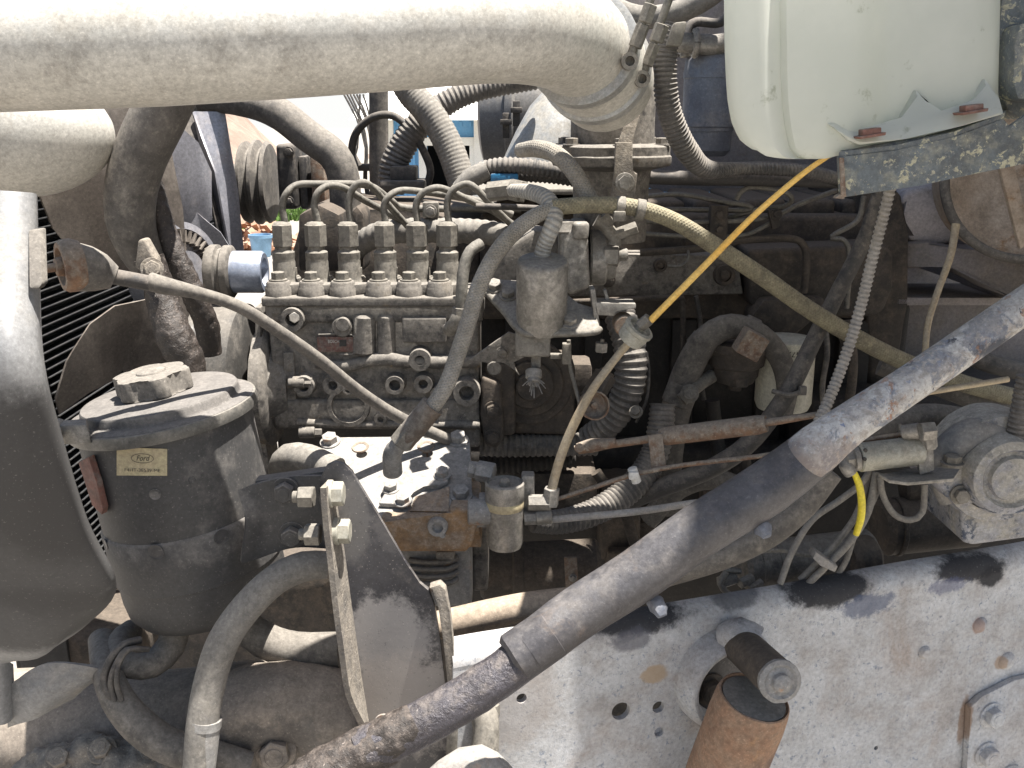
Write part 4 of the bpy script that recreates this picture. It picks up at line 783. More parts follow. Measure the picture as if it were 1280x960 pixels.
# ================================================================ POWER STEERING RESERVOIR
cn = thing('steering_reservoir', 'dark grey cylindrical fluid reservoir with a knobbed cap and paper label', 'fluid reservoir', P(225, 760, 1.08))
top = P(204, 510, 1.08); ax = V((-.135, -.03, 1)).normalized(); k = S(520, 1.08); R0 = 105*k
hgt = (top-P(228, 744, 1.08)).length; o = top-ax*hgt
q = B(); lathe(q, o, ax, [(0, -.022), (R0*.6, -.019), (R0*.88, -.010), (R0*.965, .002), (R0*.99, .02), (R0*1.0, hgt*.52), (R0, hgt-.002), (R0*.95, hgt)], 72)
body = part('body', q, M['can'], cn)
def onc(px, py, r, off=0):  # point on the can's side hit by the pixel ray
    d = (P(px, py, 1)-CAM).normalized(); w_ = CAM-o; d1 = d-ax*d.dot(ax); w1 = w_-ax*w_.dot(ax)
    a_, b_, c_ = d1.dot(d1), 2*d1.dot(w1), w1.dot(w1)-(r+off)**2; t = (-b_-math.sqrt(max(0, b_*b_-4*a_*c_)))/(2*a_); return CAM+d*t
q = B(); lathe(q, top, ax, [(R0*.99, -.011), (R0*1.05, -.010), (R0*1.07, -.004), (R0*1.06, .003), (R0*1.0, .006), (R0*.925, .006), (R0*.912, .008), (R0*.907, .014), (R0*.89, .0165), (R0*.87, .017), (R0*.5, .0195), (0, .020)], 72); lid = part('lid', q, M['can'], cn)
q = B(); lathe(q, top, ax, [(R0*1.01, -.013), (R0*1.085, -.011), (R0*1.10, -.004), (R0*1.085, .002), (R0*1.01, .004)], 72); band = part('clamp_band', q, mat('dull_band', (.13, .125, .115), (.09, .087, .08), 14, .4, .3, (.27, .245, .21), .3, .8), cn)
fa, fb = V((1, 0, .13)).normalized(), ax.cross(V((1, 0, .13))).normalized()
q = B()
p = onc(108, 538, R0*1.08); d = V((-1, -.15, -.08)).normalized()
prism(q, [p+V((.006, -.004, -.014)), p+V((-.030, -.002, -.016)), p+V((-.032, .012, -.014)), p+V((-.004, .02, -.014))], ax*.022, .003); cyl(q, p+V((-.034, -.014, 0)), p+V((-.034, .014, 0)), .0095, 18); cyl(q, p+V((-.034, -.016, 0)), p+V((-.034, .0, 0)), .005, 14)
part('band_latch', q, M['steel'], band)
# cap: six lobed knob
q = B(); cc = top+ax*.020+V((-.004, 0, .0)); pts = []; nl = 48
for i in range(nl):
    t = 2*math.pi*i/nl; r_ = .0395+.0038*math.tanh(2.5*math.cos(6*t)); pts.append(cc+fa*r_*math.cos(t)+fb*r_*math.sin(t))
prism(q, pts, ax*.023, .003, 2); cyl(q, cc-ax*.004, cc+ax*.002, .036, 32); lathe(q, cc+ax*.0225, ax, [(.017, 0), (.016, .0025), (.010, .0045), (0, .005)], 28); rough(q, .0008, 70)
part('cap', q, M['iron'], cn)
# lower strap and dents
q = B(); lathe(q, o, ax, [(R0*.985, .044), (R0*1.022, .046), (R0*1.024, .075), (R0*1.026, hgt*.455), (R0*1.0, hgt*.47)], 72); part('strap', q, M['can'], cn)
for x, y, r in ((194, 618, 7), (195, 690, 10), (277, 671, 10), (132, 680, 7), (240, 600, 4)):
    rr_ = R0*1.026 if y > 640 else R0*1.001; p = onc(x, y, rr_); n_ = (p-o); n_ = (n_-ax*n_.dot(ax)).normalized(); s = S(y, 1.0)*r
    q = B(); lathe(q, p+n_*.0003, n_, [(s, -.001), (s, .0003), (s*.86, -.0001), (s*.5, .0001), (0, .0001)], 20); torus(q, p, n_, s*.95, .0006, 24, 6); part('embossed_dimple', q, M['paint'], body)
q = B(); prism(q, [onc(x, y, R0, .001) for x, y in ((105, 575), (118, 568), (128, 600), (136, 632), (134, 640), (122, 628))], V((-.003, -.008, 0)), .001); part('side_tab', q, M['redrust'], cn)
# label
q = B(); rows = []
for j in range(9):
    y0, y1 = 559+j*4.4, 561+j*4.2; rows.append([onc(146+(209-146)*i/14, y0+(y1-y0)*i/14, R0, .0006) for i in range(15)])
loft(q, rows, .0003); lab = part('label', q, M['label'], cn)
tc = onc(178, 573, R0, .0012); td = (onc(200, 574, R0, .0012)-onc(158, 573, R0, .0012)).normalized(); tu = (ax-td*ax.dot(td)).normalized()
text('maker_script', 'Ford', tc, td, tu, .0085, M['ink'], lab, italic=True, fit=.014)
q = B(); tube(q, [tc+td*.0115*math.cos(a)+tu*.0052*math.sin(a)+td.cross(tu)*.0002 for a in [R(i*12) for i in range(31)]], .00022, 5, .01); part('oval', q, M['ink'], lab)
c2 = onc(178, 588, R0, .0012); text('part_number', 'F4HT-3E539-ME', c2, td, tu, .0052, M['ink'], lab, fit=.037)
# arm that carries it
arm = thing('reservoir_bracket', 'dark painted bracket arm bolted between the reservoir and the tall plate', 'bracket', P(360, 690, 1.0))
q = B(); loft(q, rowsm([[P(*p) for p in r] for r in [[(300, 612, 1.0), (330, 600, 1.0), (365, 594, 1.0), (405, 592, 1.0)], [(306, 650, .99), (335, 640, 1.0), (368, 634, .995), (410, 636, 1.0)], [(300, 700, .99), (330, 692, 1.0), (370, 680, 1.0), (412, 682, 1.0)]]], 5), .008)
prism(q, PP([(318, 601, .998), (405, 589, .998), (408, 595, .998), (320, 609, .998)]), (0, .018, 0), .002); part('plate', q, M['can'], arm)
for x, y in ((357, 613), (366, 668)):
    q = B(); boltY(q, x, y, 13, .99); part('bolt', q, M['can'], arm)

# reservoir hoses
hose('return_hose', 'fat dusty hose in the foreground sweeping down left to a metal end', 'hose', [(410, 706, .98), (380, 708, .975), (345, 724, .965), (310, 757, .955), (280, 800, .945), (263, 850, .94), (253, 905, .93), (247, 975, .92)], [17, 19, 19, 19.5, 20, 20, 20, 19], M['rubl'], seg=32)
q = B(); a, b = P(256, 897, .932), P(246, 985, .92); cyl(q, a, b, .0175, 28, .001); tube(q, [a, a.lerp(b, .12)], .0185, 28, .004); one('hose_ferrule', 'pale metal ferrule on the lower end of the foreground hose', 'ferrule', q, M['comp'])
hose('suction_hose', 'thick hose looping behind the foreground hose under the reservoir', 'hose', [(285, 740, 1.1), (300, 775, 1.09), (330, 800, 1.085), (370, 812, 1.08), (425, 812, 1.08)], [20, 21, 22, 22, 22], M['rub'], seg=30)
hose('outlet_hose', 'hose dropping from the bottom of the reservoir and hooking left', 'hose', [(221, 745, 1.06), (221, 775, 1.055), (213, 808, 1.04), (190, 830, 1.02), (165, 832, 1.01), (148, 822, 1.02), (150, 800, 1.05), (165, 788, 1.08)], [17, 17, 18, 17.5, 16, 15, 14, 14], M['rub'], seg=28)
hose('lower_hose', 'thick hose curving right along the bottom under the black clamp loop', 'hose', [(128, 800, 1.06), (134, 840, 1.0), (146, 872, .98), (172, 905, .97), (210, 932, .965), (260, 945, .965), (310, 960, .97)], [17, 18, 20, 22, 22, 21, 20], M['rub'], seg=28)
q = B(); tube(q, PP([(175, 800, 1.0), (155, 806, .985), (138, 825, .975), (130, 850, .97), (136, 868, .965), (142, 872, .97)]), .0045, 12)
for dx in (0, 8): tube(q, PP([(182+dx*.5, 812, .995), (158+dx*.4, 812, .98), (144+dx*.5, 832, .97), (138+dx, 855, .965), (144+dx, 876, .965)]), .0032, 10)
one('clamp_loop', 'black rubber lined clamp loop around the two lower left hoses', 'clamp', q, M['rubd'])
hose('thin_hose', 'thin black hose hanging right of the reservoir bottom', 'hose', [(262, 740, 1.15), (262, 770, 1.15), (268, 800, 1.16), (272, 830, 1.18)], 2.5, M['rubd'], seg=8)

# ================================================================ AIR COMPRESSOR
co = thing('air_compressor', 'pale grey air compressor with rusty head sides and four corner bolts', 'air compressor', P(500, 740, 1.18))
cp = [P(402, 566, 1.25), P(407, 549, 1.255), P(585, 546, 1.255), P(588, 560, 1.25), P(590, 618, 1.155), P(600, 622, 1.15), P(598, 645, 1.115), P(470, 646, 1.115), P(440, 632, 1.13)]
tn = (cp[2]-cp[7]).cross(cp[4]-cp[0]).normalized(); tn = -tn if tn.z < 0 else tn
def cpl(px, py, off=0): return PLN(px, py, cp[4]+tn*off, tn)
out = [cpl(x, y) for x, y in ((400, 572), (406, 550), (412, 547), (582, 545), (587, 549), (590, 618), (600, 624), (598, 646), (500, 647), (430, 646), (404, 620))]
q = B(); plate(q, out, [(cpl(452, 568), .0075), (cpl(534, 567), .0078)], -tn*.018); rough(q, .0003, 60); head = part('head_plate', q, M['comp'], co)
q = B(); prism(q, [p-tn*.0185 for p in out], -tn*.034, .003); rough(q, .0006, 60); part('head_body', q, M['comprust'], co)
for x, y in ((452, 568), (534, 567)):
    q = B(); lathe(q, cpl(x, y, -.012), tn, [(.0078, 0), (.0078, .0125), (.011, .0135), (.012, .012), (.012, .010)], 24); part('port_ring', q, M['rust'], co)
for x, y in ((413, 553), (573, 551), (577, 620)): q = B(); bolt(q, cpl(x, y), tn, .0105, .010); part('corner_bolt', q, M['comp'], co)
q = B(); prism(q, [cpl(x, y, .0005) for x, y in ((474, 634), (490, 607), (515, 596), (545, 589), (562, 594), (561, 606), (548, 612), (530, 612), (516, 620), (508, 636))], tn*.007, .002, 3); cv = part('cover_plate', q, M['comp'], co)
for x, y in ((553, 594), (504, 627), (489, 611)): q = B(); bolt(q, cpl(x, y, .007), tn, .0085, .008); part('cover_bolt', q, M['comp'], cv)
q = B(); prism(q, [cpl(x, y, .0004) for x, y in ((512, 640), (519, 622), (548, 614), (562, 609), (561, 641))], tn*.002, .0006); part('raised_pad', q, M['comprust'], co)
fcy = 1.112
q = B(); prism(q, PP([(478, 690, fcy), (476, 648, fcy), (560, 646, fcy), (563, 637, fcy), (598, 637, fcy), (598, 655, fcy), (590, 682, fcy), (582, 690, fcy)]), (0, .10, 0), .005, 3); rough(q, .0009, 50); part('head_front', q, M['comprust'], co)
q = B(); bo(q, 547, 658, 12, fcy-.001, .005, .6); boltY(q, 553, 669, 3, fcy-.002); part('front_plug', q, M['comp'], co)
q = B(); pbox(q, 455, 682, 590, 760, 1.16, .13, .008, 3); part('crankcase', q, M['comp'], co)
for y in (700, 709, 718, 727): q = B(); tube(q, PP([(512, y, 1.158), (530, y+3, 1.15), (560, y+2, 1.148), (572, y-4, 1.155)]), .0035, 10); part('cooling_fin', q, M['iron'], co)
q = B(); pbox(q, 545, 690, 568, 700, 1.13, .03, .002); pbox(q, 589, 655, 610, 740, 1.2, .1, .006, 3); part('side_lug', q, M['iron'], co)
hose('compressor_pipe', 'fat tan hose stub entering the compressor head at its left', 'hose', [(352, 600, 1.2), (352, 585, 1.19), (362, 573, 1.18), (385, 574, 1.17), (420, 590, 1.15)], [14, 17, 19, 19, 19], M['rubl'], seg=28)
# filter bowl on the right of the head
bo_t = thing('air_filter_bowl', 'small upright metal canister with a nipple on top beside the compressor', 'canister', P(633, 688, 1.12))
c1 = P(634, 600, 1.12); c0 = P(631, 676, 1.12); rb = 23.5*S(640, 1.12)
axb = Z; q = B(); hb = c1.z-c0.z; lathe(q, (c0.x, c0.y, c0.z-.004), Z, [(rb*.5, -.006), (rb*.88, -.003), (rb*.98, .004), (rb*.98, hb*.70), (rb, hb*.72), (rb*1.04, hb*.74), (rb*1.04, hb), (rb*.96, hb+.002), (rb*.93, hb-.002), (rb*.3, hb-.001), (0, hb-.001)], 48); part('bowl', q, M['steel'], bo_t)
q = B(); lathe(q, (c0.x, c0.y, c0.z-.004+hb*.6), Z, [(rb*.985, 0), (rb*1.015, .001), (rb*1.015, .013), (rb*.985, .014)], 48); part('yellowed_band', q, M['label'], bo_t)
q = B(); lathe(q, (c0.x, c0.y-.004, c0.z-.005+hb), Z, [(.0065, 0), (.0065, .006), (.0045, .0085), (0, .0095)], 18); part('nipple', q, M['steel'], bo_t)
q = B(); a = P(592, 605, 1.14); hexa(q, P(585, 586, 1.16), P(598, 588, 1.16), .0105); hexa(q, P(596, 588, 1.155), P(618, 592, 1.15), .013); cyl(q, P(585, 640, 1.12), P(615, 640, 1.12), .016, 20); pbox(q, 598, 622, 612, 660, 1.12, .02, .003); part('inlet_fitting', q, M['comp'], bo_t)
q = B(); pbox(q, 652, 595, 668, 650, 1.13, .02, .003); hexa(q, P(660, 628, 1.12), P(688, 628, 1.12), .010); hexa(q, P(655, 648, 1.12), P(672, 647, 1.12), .0085); cyl(q, P(670, 647, 1.12), P(690, 645, 1.12), .0095, 16); hexa(q, P(688, 632, 1.12), P(690, 610, 1.12), .010); part('outlet_fitting', q, M['steel'], bo_t)

# tan hose lower centre
hose('lower_hose', 'sunlit tan rubber hose running right behind the tall plate', 'hose', [(500, 790, 1.02), (560, 779, 1.03), (610, 768, 1.04), (660, 758, 1.05), (720, 750, 1.07), (790, 742, 1.1)], [17, 18, 18.5, 18, 17, 17], M['tan'], seg=30)
st2 = thing('strap_bracket', 'short upright yellowed metal strap with a stud behind the diagonal brace', 'bracket', P(714, 750, 1.25))
q = B(); prism(q, PP([(705, 697, 1.25), (721, 697, 1.25), (724, 745, 1.25), (708, 748, 1.25)]), (0, .004, 0), .001); part('strap', q, M['rust'], st2); q = B(); boltY(q, 716, 722, 4, 1.25); part('stud', q, M['steel'], st2)
q = B(); cyl(q, P(600, 715, 1.35), P(750, 708, 1.35), .042, 36, .006); cyl(q, P(640, 713, 1.35), P(655, 713, 1.35), .046, 36, .003); rough(q, .001, 40); one('pump_barrel', 'dark cylindrical body lying behind the small canister', 'cylinder', q, M['irond'])

# ================================================================ TALL PLATE
tpn = thing('support_plate', 'tall tapered black painted plate with a bright flange and two bolts', 'support plate', P(470, 915, .93))
PYt = .945
q = B(); prism(q, PP([(398, 620, PYt), (401, 596, PYt), (408, 582, PYt), (418, 577, PYt), (430, 580, PYt), (440, 590, PYt), (470, 640, PYt), (508, 705, PYt), (524, 730, PYt), (536, 737, PYt), (544, 760, PYt), (550, 800, PYt), (562, 905, PYt), (570, 1000, PYt), (455, 1000, PYt), (450, 905, PYt)]), (0, .006, 0), .001)
M['plate'] = mat('worn_black_plate_paint', (.045, .044, .049), (.03, .03, .036), 9, .33, 0, (.30, .265, .23), .22, .3, specks=.8, bump=.15,
    blots=[(P(485, 800, PYt), (.05, .05, .055), (.26, .245, .235), .85, 1.6), (P(500, 880, PYt), (.09, .05, .065), (.28, .255, .235), .9, 1.4), (P(440, 650, PYt), (.02, .05, .05), (.15, .14, .13), .5, 1.2), (P(500, 660, PYt), (.03, .05, .03), (.12, .11, .105), .5, 1.6)])
part('plate', q, M['plate'], tpn)
q = B(); fr = [(400, 610, .905), (404, 660, .905), (409, 700, .905), (416, 760, .90), (424, 820, .90), (432, 870, .90), (448, 905, .905), (454, 916, .93)]; bk_ = [(410, 600, PYt), (416, 640, PYt), (424, 690, PYt), (432, 750, PYt), (441, 815, PYt), (448, 862, PYt), (454, 900, PYt), (457, 912, PYt)]
loft(q, [smooth_n([P(*p) for p in l], 3) for l in (fr, [tuple((a+b)/2 for a, b in zip(u, v)) for u, v in zip(fr, bk_)], bk_)], .006); part('flange', q, M['mud'], tpn)
q = B(); prism(q, PP([(536, 735, .938), (550, 731, .938), (557, 738, .938), (562, 765, .938), (566, 800, .938), (574, 905, .938), (564, 905, .938), (554, 800, .938), (548, 760, .938), (545, 742, .938)]), (0, .014, 0), .002); part('right_flange', q, M['mud'], tpn)
for i, (x, y) in enumerate(((402, 621), (410, 668))):
    a = P(x-14, y, .93); q = B(); hexa(q, a-X*.012, a+X*.004, .0115); cyl(q, a-X*.018, a-X*.01, .006, 14); part('nut', q, M['fit'], tpn)
    q = B(); b = P(x+12, y-4, .925); cyl(q, b-X*.004, b+X*.002, .014, 20); hexa(q, b+X*.001, b+X*.013, .0125); part('bolt', q, M['slave'], tpn)
q = B(); boltY(q, 480, 903, 9, .86); one('bolt_head', 'pale bolt head peeping over the greasy end of the brace', 'bolt', q, M['comp'])

# ================================================================ DIAGONAL BRACE
M['brace'] = mat('flaking_blue_and_white_paint', (.20, .215, .25), (.12, .14, .18), 22, .55, 0, (.40, .37, .34), .40, .25, layers=[((.50, .49, .47), 24, .45, .52), ((.38, .35, .32), 110, .53, .58), ((.30, .17, .11), 42, .57, .62), ((.05, .055, .075), 75, .60, .64), ((.15, .20, .33), 130, .62, .66)], specks=.4, bump=.5, bs2=90, blots=[(P(940, 618, .91), (.072, .1, .072), (.085, .08, .085), 1, .5), (P(1235, 432, .97), (.03, .05, .012), (.04, .045, .06), .8, 2), (P(1030, 575, .92), (.05, .05, .03), (.30, .24, .20), .5, 2)])
M['braceg'] = mat('greasy_grey_tube', (.085, .082, .086), (.05, .047, .05), 16, .45, .1, (.145, .132, .125), .30, .2, layers=[((.11, .085, .07), 22, .58, .74)], specks=.35, bump=.45, bs2=60)
bc = thing('diagonal_brace', 'long diagonal tube, flaking blue and white above and greasy grey below', 'brace', P(430, 960, .8))
bpx = lambda l: PP(l)
q = B(); tube(q, bpx([(1345, 338, 1.0), (1280, 382, .985), (1205, 434, .965), (1130, 485, .95), (1062, 530, .93), (1024, 559, .92), (1006, 573, .915), (990, 586, .915)]), [s*S(480, .95) for s in (23, 23, 23.5, 24, 26, 30.5, 30, 20)], 40, .02); part('upper_tube', q, M['brace'], bc)
q = B(); tube(q, bpx([(1040, 548, .932), (1018, 565, .925), (960, 609, .91), (873, 664, .895), (797, 719, .88), (724, 765, .865), (690, 790, .85), (660, 813, .84)]), [s*S(600, .9) for s in (24, 32, 34.5, 34, 34, 33, 32, 31)], 40, .02); part('lower_tube', q, M['braceg'], bc)
q = B(); cyl(q, P(694, 788, .85), P(640, 826, .836), .0248, 44, .004); rough(q, .0012, 50); part('sleeve', q, M['braceg'], bc)
q = B(); tube(q, bpx([(665, 813, .84), (620, 848, .83), (560, 886, .815), (500, 918, .80), (450, 942, .79)]), [s*S(850, .82) for s in (28, 28, 28, 28, 29)], 36, .01, lump=(.0015, 60))
part('inner_rod', q, mat('oily_rod', (.07, .065, .075), (.05, .045, .05), 30, .35, .2, (.22, .19, .17), .22, .3, specks=.9, bump=.9, bs2=120, bd=.002), bc)
q = B(); tube(q, bpx([(520, 905, .805), (500, 916, .80), (450, 944, .79), (400, 972, .78), (360, 1004, .77)]), [s*S(900, .8) for s in (26, 29, 31, 33, 35)], 48, .003, lump=(.003, 75)); part('mud_caked_end', q, M['gunk'], bc)
for x, y in ((817, 750), (947, 652)):
    q = B(); p = P(x, y, .875 if x < 900 else .90); tube(q, [p, p+V((.004, -.008, -.004)), p+V((.007, -.014, -.010))], [.008, .0085, .005], 12, .003, lump=(.002, 160)); part('welded_stud', q, M['filt'], bc)
hose('lower_pipe', 'grey tube running parallel under the diagonal brace', 'pipe', [(825, 722, 1.0), (900, 697, 1.0), (960, 668, 1.0), (1005, 632, 1.0), (1040, 590, 1.0)], [14, 16, 17, 16, 14], M['rub'], seg=24)

# ================================================================ SHOCK ABSORBER ON THE RAIL
sm = thing('shock_mount', 'white painted cast shock absorber mount with a pin sticking out', 'shock mount', RP(905, 920))
q = B(); cpt = RP(905, 850); ux = rd; uz = Z
def rl(a, r, h, cx=0, cz=0): return cpt+ux*(cx+r*math.cos(R(a)))+uz*(cz+r*math.sin(R(a)))+rn*h
kk = S(850, 1.03)
rows = []
for h, dr in ((0, 8), (.014, 6), (.026, 2), (.032, -3), (.030, -9), (.018, -13), (.002, -15)):
    rows.append([rl(a, (60+dr)*kk*(1+.10*math.sin(R(a))), h) for a in range(38, 262, 8)])
loft(q, rowsm(rows, 2)); part('rim', q, M['rail'], sm)
q = B(); prism(q, [rl(a, 50*kk, .0015) for a in range(0, 360, 12)], rn*.003, .001); part('pad', q, M['paint'], sm)
q = B(); bolt(q, rl(195, 22*kk, .004), rn, 16*kk, .012); part('bolt', q, M['irond'], sm)
q = B(); tube(q, [RP(905, 798, .010), RP(922, 795, .022), RP(935, 805, .03)], [.016, .022, .026], 28); part('arm', q, M['rail'], sm)
pe = P(973, 850, .90); ps = RP(920, 800, .01)
q = B(); cyl(q, ps, pe, .0215, 36, .003); part('pin', q, M['irond'], sm)
pa = (pe-ps).normalized(); q = B(); lathe(q, pe-pa*.003, pa, [(.0175, 0), (.0225, .003), (.0225, .008), (.018, .010), (.015, .008), (.010, .009), (.009, .014), (.004, .017), (0, .017)], 32); rough(q, .0008, 160); part('end_washer', q, M['comp'], sm)
sa = thing('shock_absorber', 'orange rusted shock absorber body hanging from the rail mount', 'shock absorber', P(900, 1000, .93))
t0 = P(943, 872, .935); t1 = P(880, 1030, .96); rs = 48*S(880, .93); axs = (t0-t1).normalized()
q = B(); L_ = (t0-t1).length; lathe(q, t1, axs, [(rs*.96, 0), (rs*1.0, L_*.4), (rs*1.0, L_-.03), (rs*.985, L_-.010), (rs*.94, L_), (rs*.90, L_+.001), (rs*.88, L_-.002), (rs*.86, L_-.003), (0, L_-.003)], 56); rough(q, .001, 60); part('body', q, M['shock'], sa)
q = B(); lathe(q, t1, axs, [(0, L_-.0025), (rs*.85, L_-.0025), (rs*.84, L_-.0005), (rs*.4, L_+.001), (0, L_+.001)], 40); part('rubber_bush', q, M['rub'], sa)

# bits at the bottom centre
q = B(); tube(q, PP([(596, 880, .95), (605, 890, .94), (608, 915, .93), (604, 950, .92), (602, 990, .92)]), [.012, .015, .014, .016, .016], 24, lump=(.001, 60)); hexa(q, P(608, 878, .95), P(607, 895, .945), .0165); one('brake_fitting', 'tan elbow fitting in front of the rail below the brace', 'pipe fitting', q, M['fit'])
hose('lower_pipe', 'thin pale tube standing right of the tall plate bottom', 'pipe', [(568, 860, .93), (566, 905, .92), (562, 1000, .92)], 7, M['fit'], seg=14)
q = B(); tube(q, PP([(520, 1010, .86), (560, 968, .87), (600, 952, .88), (640, 990, .88)]), .017, 24); one('pipe_end', 'pale round pipe end at the bottom edge', 'pipe', q, M['comp'])

# axle and spring clutter at lower left
q = B(); tube(q, PP([(-90, 918, 1.10), (60, 908, 1.10), (200, 915, 1.10), (330, 904, 1.10), (470, 915, 1.12)]), [.076, .072, .076, .078, .082], 56, .02, lump=(.004, 12)); ax_ = one('axle_beam', 'broad dusty axle tube along the lower left with sunlit top', 'axle', q, M['axle'])
q = B(); tube(q, PP([(275, 960, 1.02), (300, 895, 1.03), (345, 880, 1.04), (400, 885, 1.05), (440, 910, 1.05)]), [.045, .05, .052, .052, .052], 40, .01, lump=(.006, 25)); bolt(q, P(345, 938, 1.0), V((.1, -1, .2)), .018); one('spring_hanger', 'dark lumpy casting with a large bolt beside the foreground hose', 'casting', q, M['axle'])
q = B(); tube(q, PP([(40, 972, 1.02), (110, 955, 1.0), (190, 960, .99), (260, 975, .99)]), [.03, .032, .03, .034], 40, .004, lump=(.012, 34))
for x, y in ((75, 950), (128, 938), (190, 945)): bolt(q, P(x, y, .985), V((.1, -.6, .8)), .012)
one('muddy_u_bolts', 'mud caked clamp and nuts along the bottom left edge', 'clamp', q, M['mud'])

# ================================================================ RIGHT HAND SIDE
# plastic tank
tk = thing('coolant_tank', 'translucent whitish plastic tank hanging at the upper right', 'plastic tank', P(1080, 180, 1.05))
k_ = N('translucent_plastic'); c_ = k_.mix(k_.ramp(k_.noise(9, 5), .3, .7), (.79, .80, .74), (.71, .73, .67)); c_ = k_.mix(k_.ramp(k_.noise(30, 7, .7), .60, .74), c_, (.45, .47, .38))
df = k_.n.new('ShaderNodeBsdfTranslucent'); k_.set(df.inputs[0], c_); k_.set(k_.b.inputs['Base Color'], c_); k_.b.inputs['Roughness'].default_value = .38
mx = k_.n.new('ShaderNodeMixShader'); mx.inputs[0].default_value = .55; k_.link(k_.b.outputs[0], mx.inputs[1]); k_.link(df.outputs[0], mx.inputs[2]); k_.link(mx.outputs[0], k_.n['Material Output'].inputs[0])
bn = k_.n.new('ShaderNodeBump'); bn.inputs['Strength'].default_value = .15; bn.inputs['Distance'].default_value = .002; k_.link(k_.noise(60, 5), bn.inputs['Height']); k_.link(bn.outputs[0], k_.b.inputs['Normal']); M['tank'] = k_.m
Yt = .98
sec = [(905, 0), (912, -9), (925, -14), (955, -17), (966, -14), (975, -8), (982, -14), (1010, -18), (1060, -20), (1085, -16), (1100, -9), (1112, -6), (1140, -6), (1200, -8), (1240, -6), (1252, 4)]
rows = []
for y, sh_, pull in ((-120, 0, 0), (-40, 0, 0), (40, .0, 0), (90, .01, 0), (130, .025, .2), (156, .055, .5), (176, .11, 1.2), (188, .20, 2.2), (191, .34, 0)):
    row = []
    for i, (x, dy) in enumerate(sec):
        u = (x-905)/347; xx = x+(1080-x)*sh_*(1 if x < 1080 else .25)-pull*0
        yy = y-max(0, (u-.42))*(52 if y > 120 else 20)*(1 if y > 60 else .3)+(8 if y > 165 and .05 < u < .4 else 0)
        xx += -y*.0
        row.append(P(xx, yy, Yt+dy*.0016+.02*sh_))
    back = [P(905+(1080-905)*sh_*.8+347*(1-u_)*(1-sh_*.5), y-10-(1-u_)*20, Yt+.17) for u_ in (0, .25, .5, .75, 1)]
    rows.append(row+back)
q = B(); loft(q, rows, close=True)
bmesh.ops.subdivide_edges(q, edges=q.edges[:], cuts=1, use_grid_fill=True); bmesh.ops.smooth_vert(q, verts=q.verts[:], factor=.5, use_axis_x=True, use_axis_y=True, use_axis_z=True); part('shell', q, M['tank'], tk)
q = B(); prism(q, PP([(1035, 155, .945), (1048, 164, .945), (1060, 176, .945), (1075, 182, .945), (1130, 174, .945), (1200, 158, .945), (1256, 143, .945), (1250, 122, .955), (1232, 98, .965), (1220, 128, .958), (1176, 143, .955), (1160, 130, .958), (1146, 112, .965), (1130, 150, .957), (1075, 166, .955), (1055, 150, .958)]), (0, .03, .004), .003); part('mounting_foot', q, M['tank'], tk)
for x, y in ((1091, 168), (1219, 138)):
    q = B(); prism(q, PP([(x-12, y-6, .932), (x+11, y-9, .932), (x+11, y, .932), (x-12, y+3, .932)]), (0, .014, 0), .001); prism(q, PP([(x-17, y+3, .93), (x+17, y-3, .93), (x+16, y+1, .93), (x-15, y+6, .93)]), (0, .02, 0), .0005); part('square_nut', q, M['redrust'], tk)
M['brk'] = mat('lichened_dark_bracket', (.12, .14, .15), (.085, .095, .10), 22, .6, 0, (.33, .32, .25), .36, .2, layers=[((.40, .38, .27), 60, .56, .60), ((.34, .32, .25), 150, .60, .63), ((.27, .26, .23), 12, .50, .75), ((.17, .11, .07), 15, .63, .75)], specks=.5, bump=.5)
bk = thing('tank_bracket', 'weathered dark angle bracket with pale lichen specks carrying the plastic tank', 'bracket', P(1160, 245, .95))
q = B(); prism(q, PP([(1048, 196, .945), (1120, 188, .945), (1190, 172, .945), (1255, 148, .945), (1262, 160, .945), (1290, 140, .945), (1320, 110, .945), (1320, 195, .945), (1290, 203, .945), (1220, 217, .945), (1150, 232, .945), (1054, 247, .945), (1050, 240, .945)]), (0, .006, 0), .001); part('face', q, M['brk'], bk)
q = B(); prism(q, PP([(1048, 196, .946), (1120, 188, .946), (1190, 172, .946), (1255, 148, .946), (1258, 143, 1.0), (1190, 165, 1.0), (1120, 181, 1.0), (1060, 188, 1.0)]), (0, 0, .005), .0008); part('ledge', q, M['brk'], bk)
q = B(); prism(q, PP([(1048, 244, .943), (1056, 241, .943), (1056, 249, .943), (1044, 248, .943)]), (0, .01, 0), .001); prism(q, PP([(1050, 197, .942), (1055, 197, .942), (1058, 246, .942), (1052, 246, .942)]), (0, .004, 0), .0005); part('rusty_edge', q, M['rust'], bk)
q = B(); prism(q, PP([(1255, -120, .99), (1253, -10, .99), (1248, 60, .99), (1244, 110, .99), (1262, 140, .99), (1278, 150, .99), (1330, 130, .99), (1330, -120, .99)]), (0, .05, 0), .004); prism(q, PP([(1275, 30, .96), (1268, 55, .96), (1266, 100, .96), (1272, 125, .96), (1340, 130, .96), (1340, 20, .96)]), (0, .04, 0), .006); part('upright', q, M['brk'], bk)

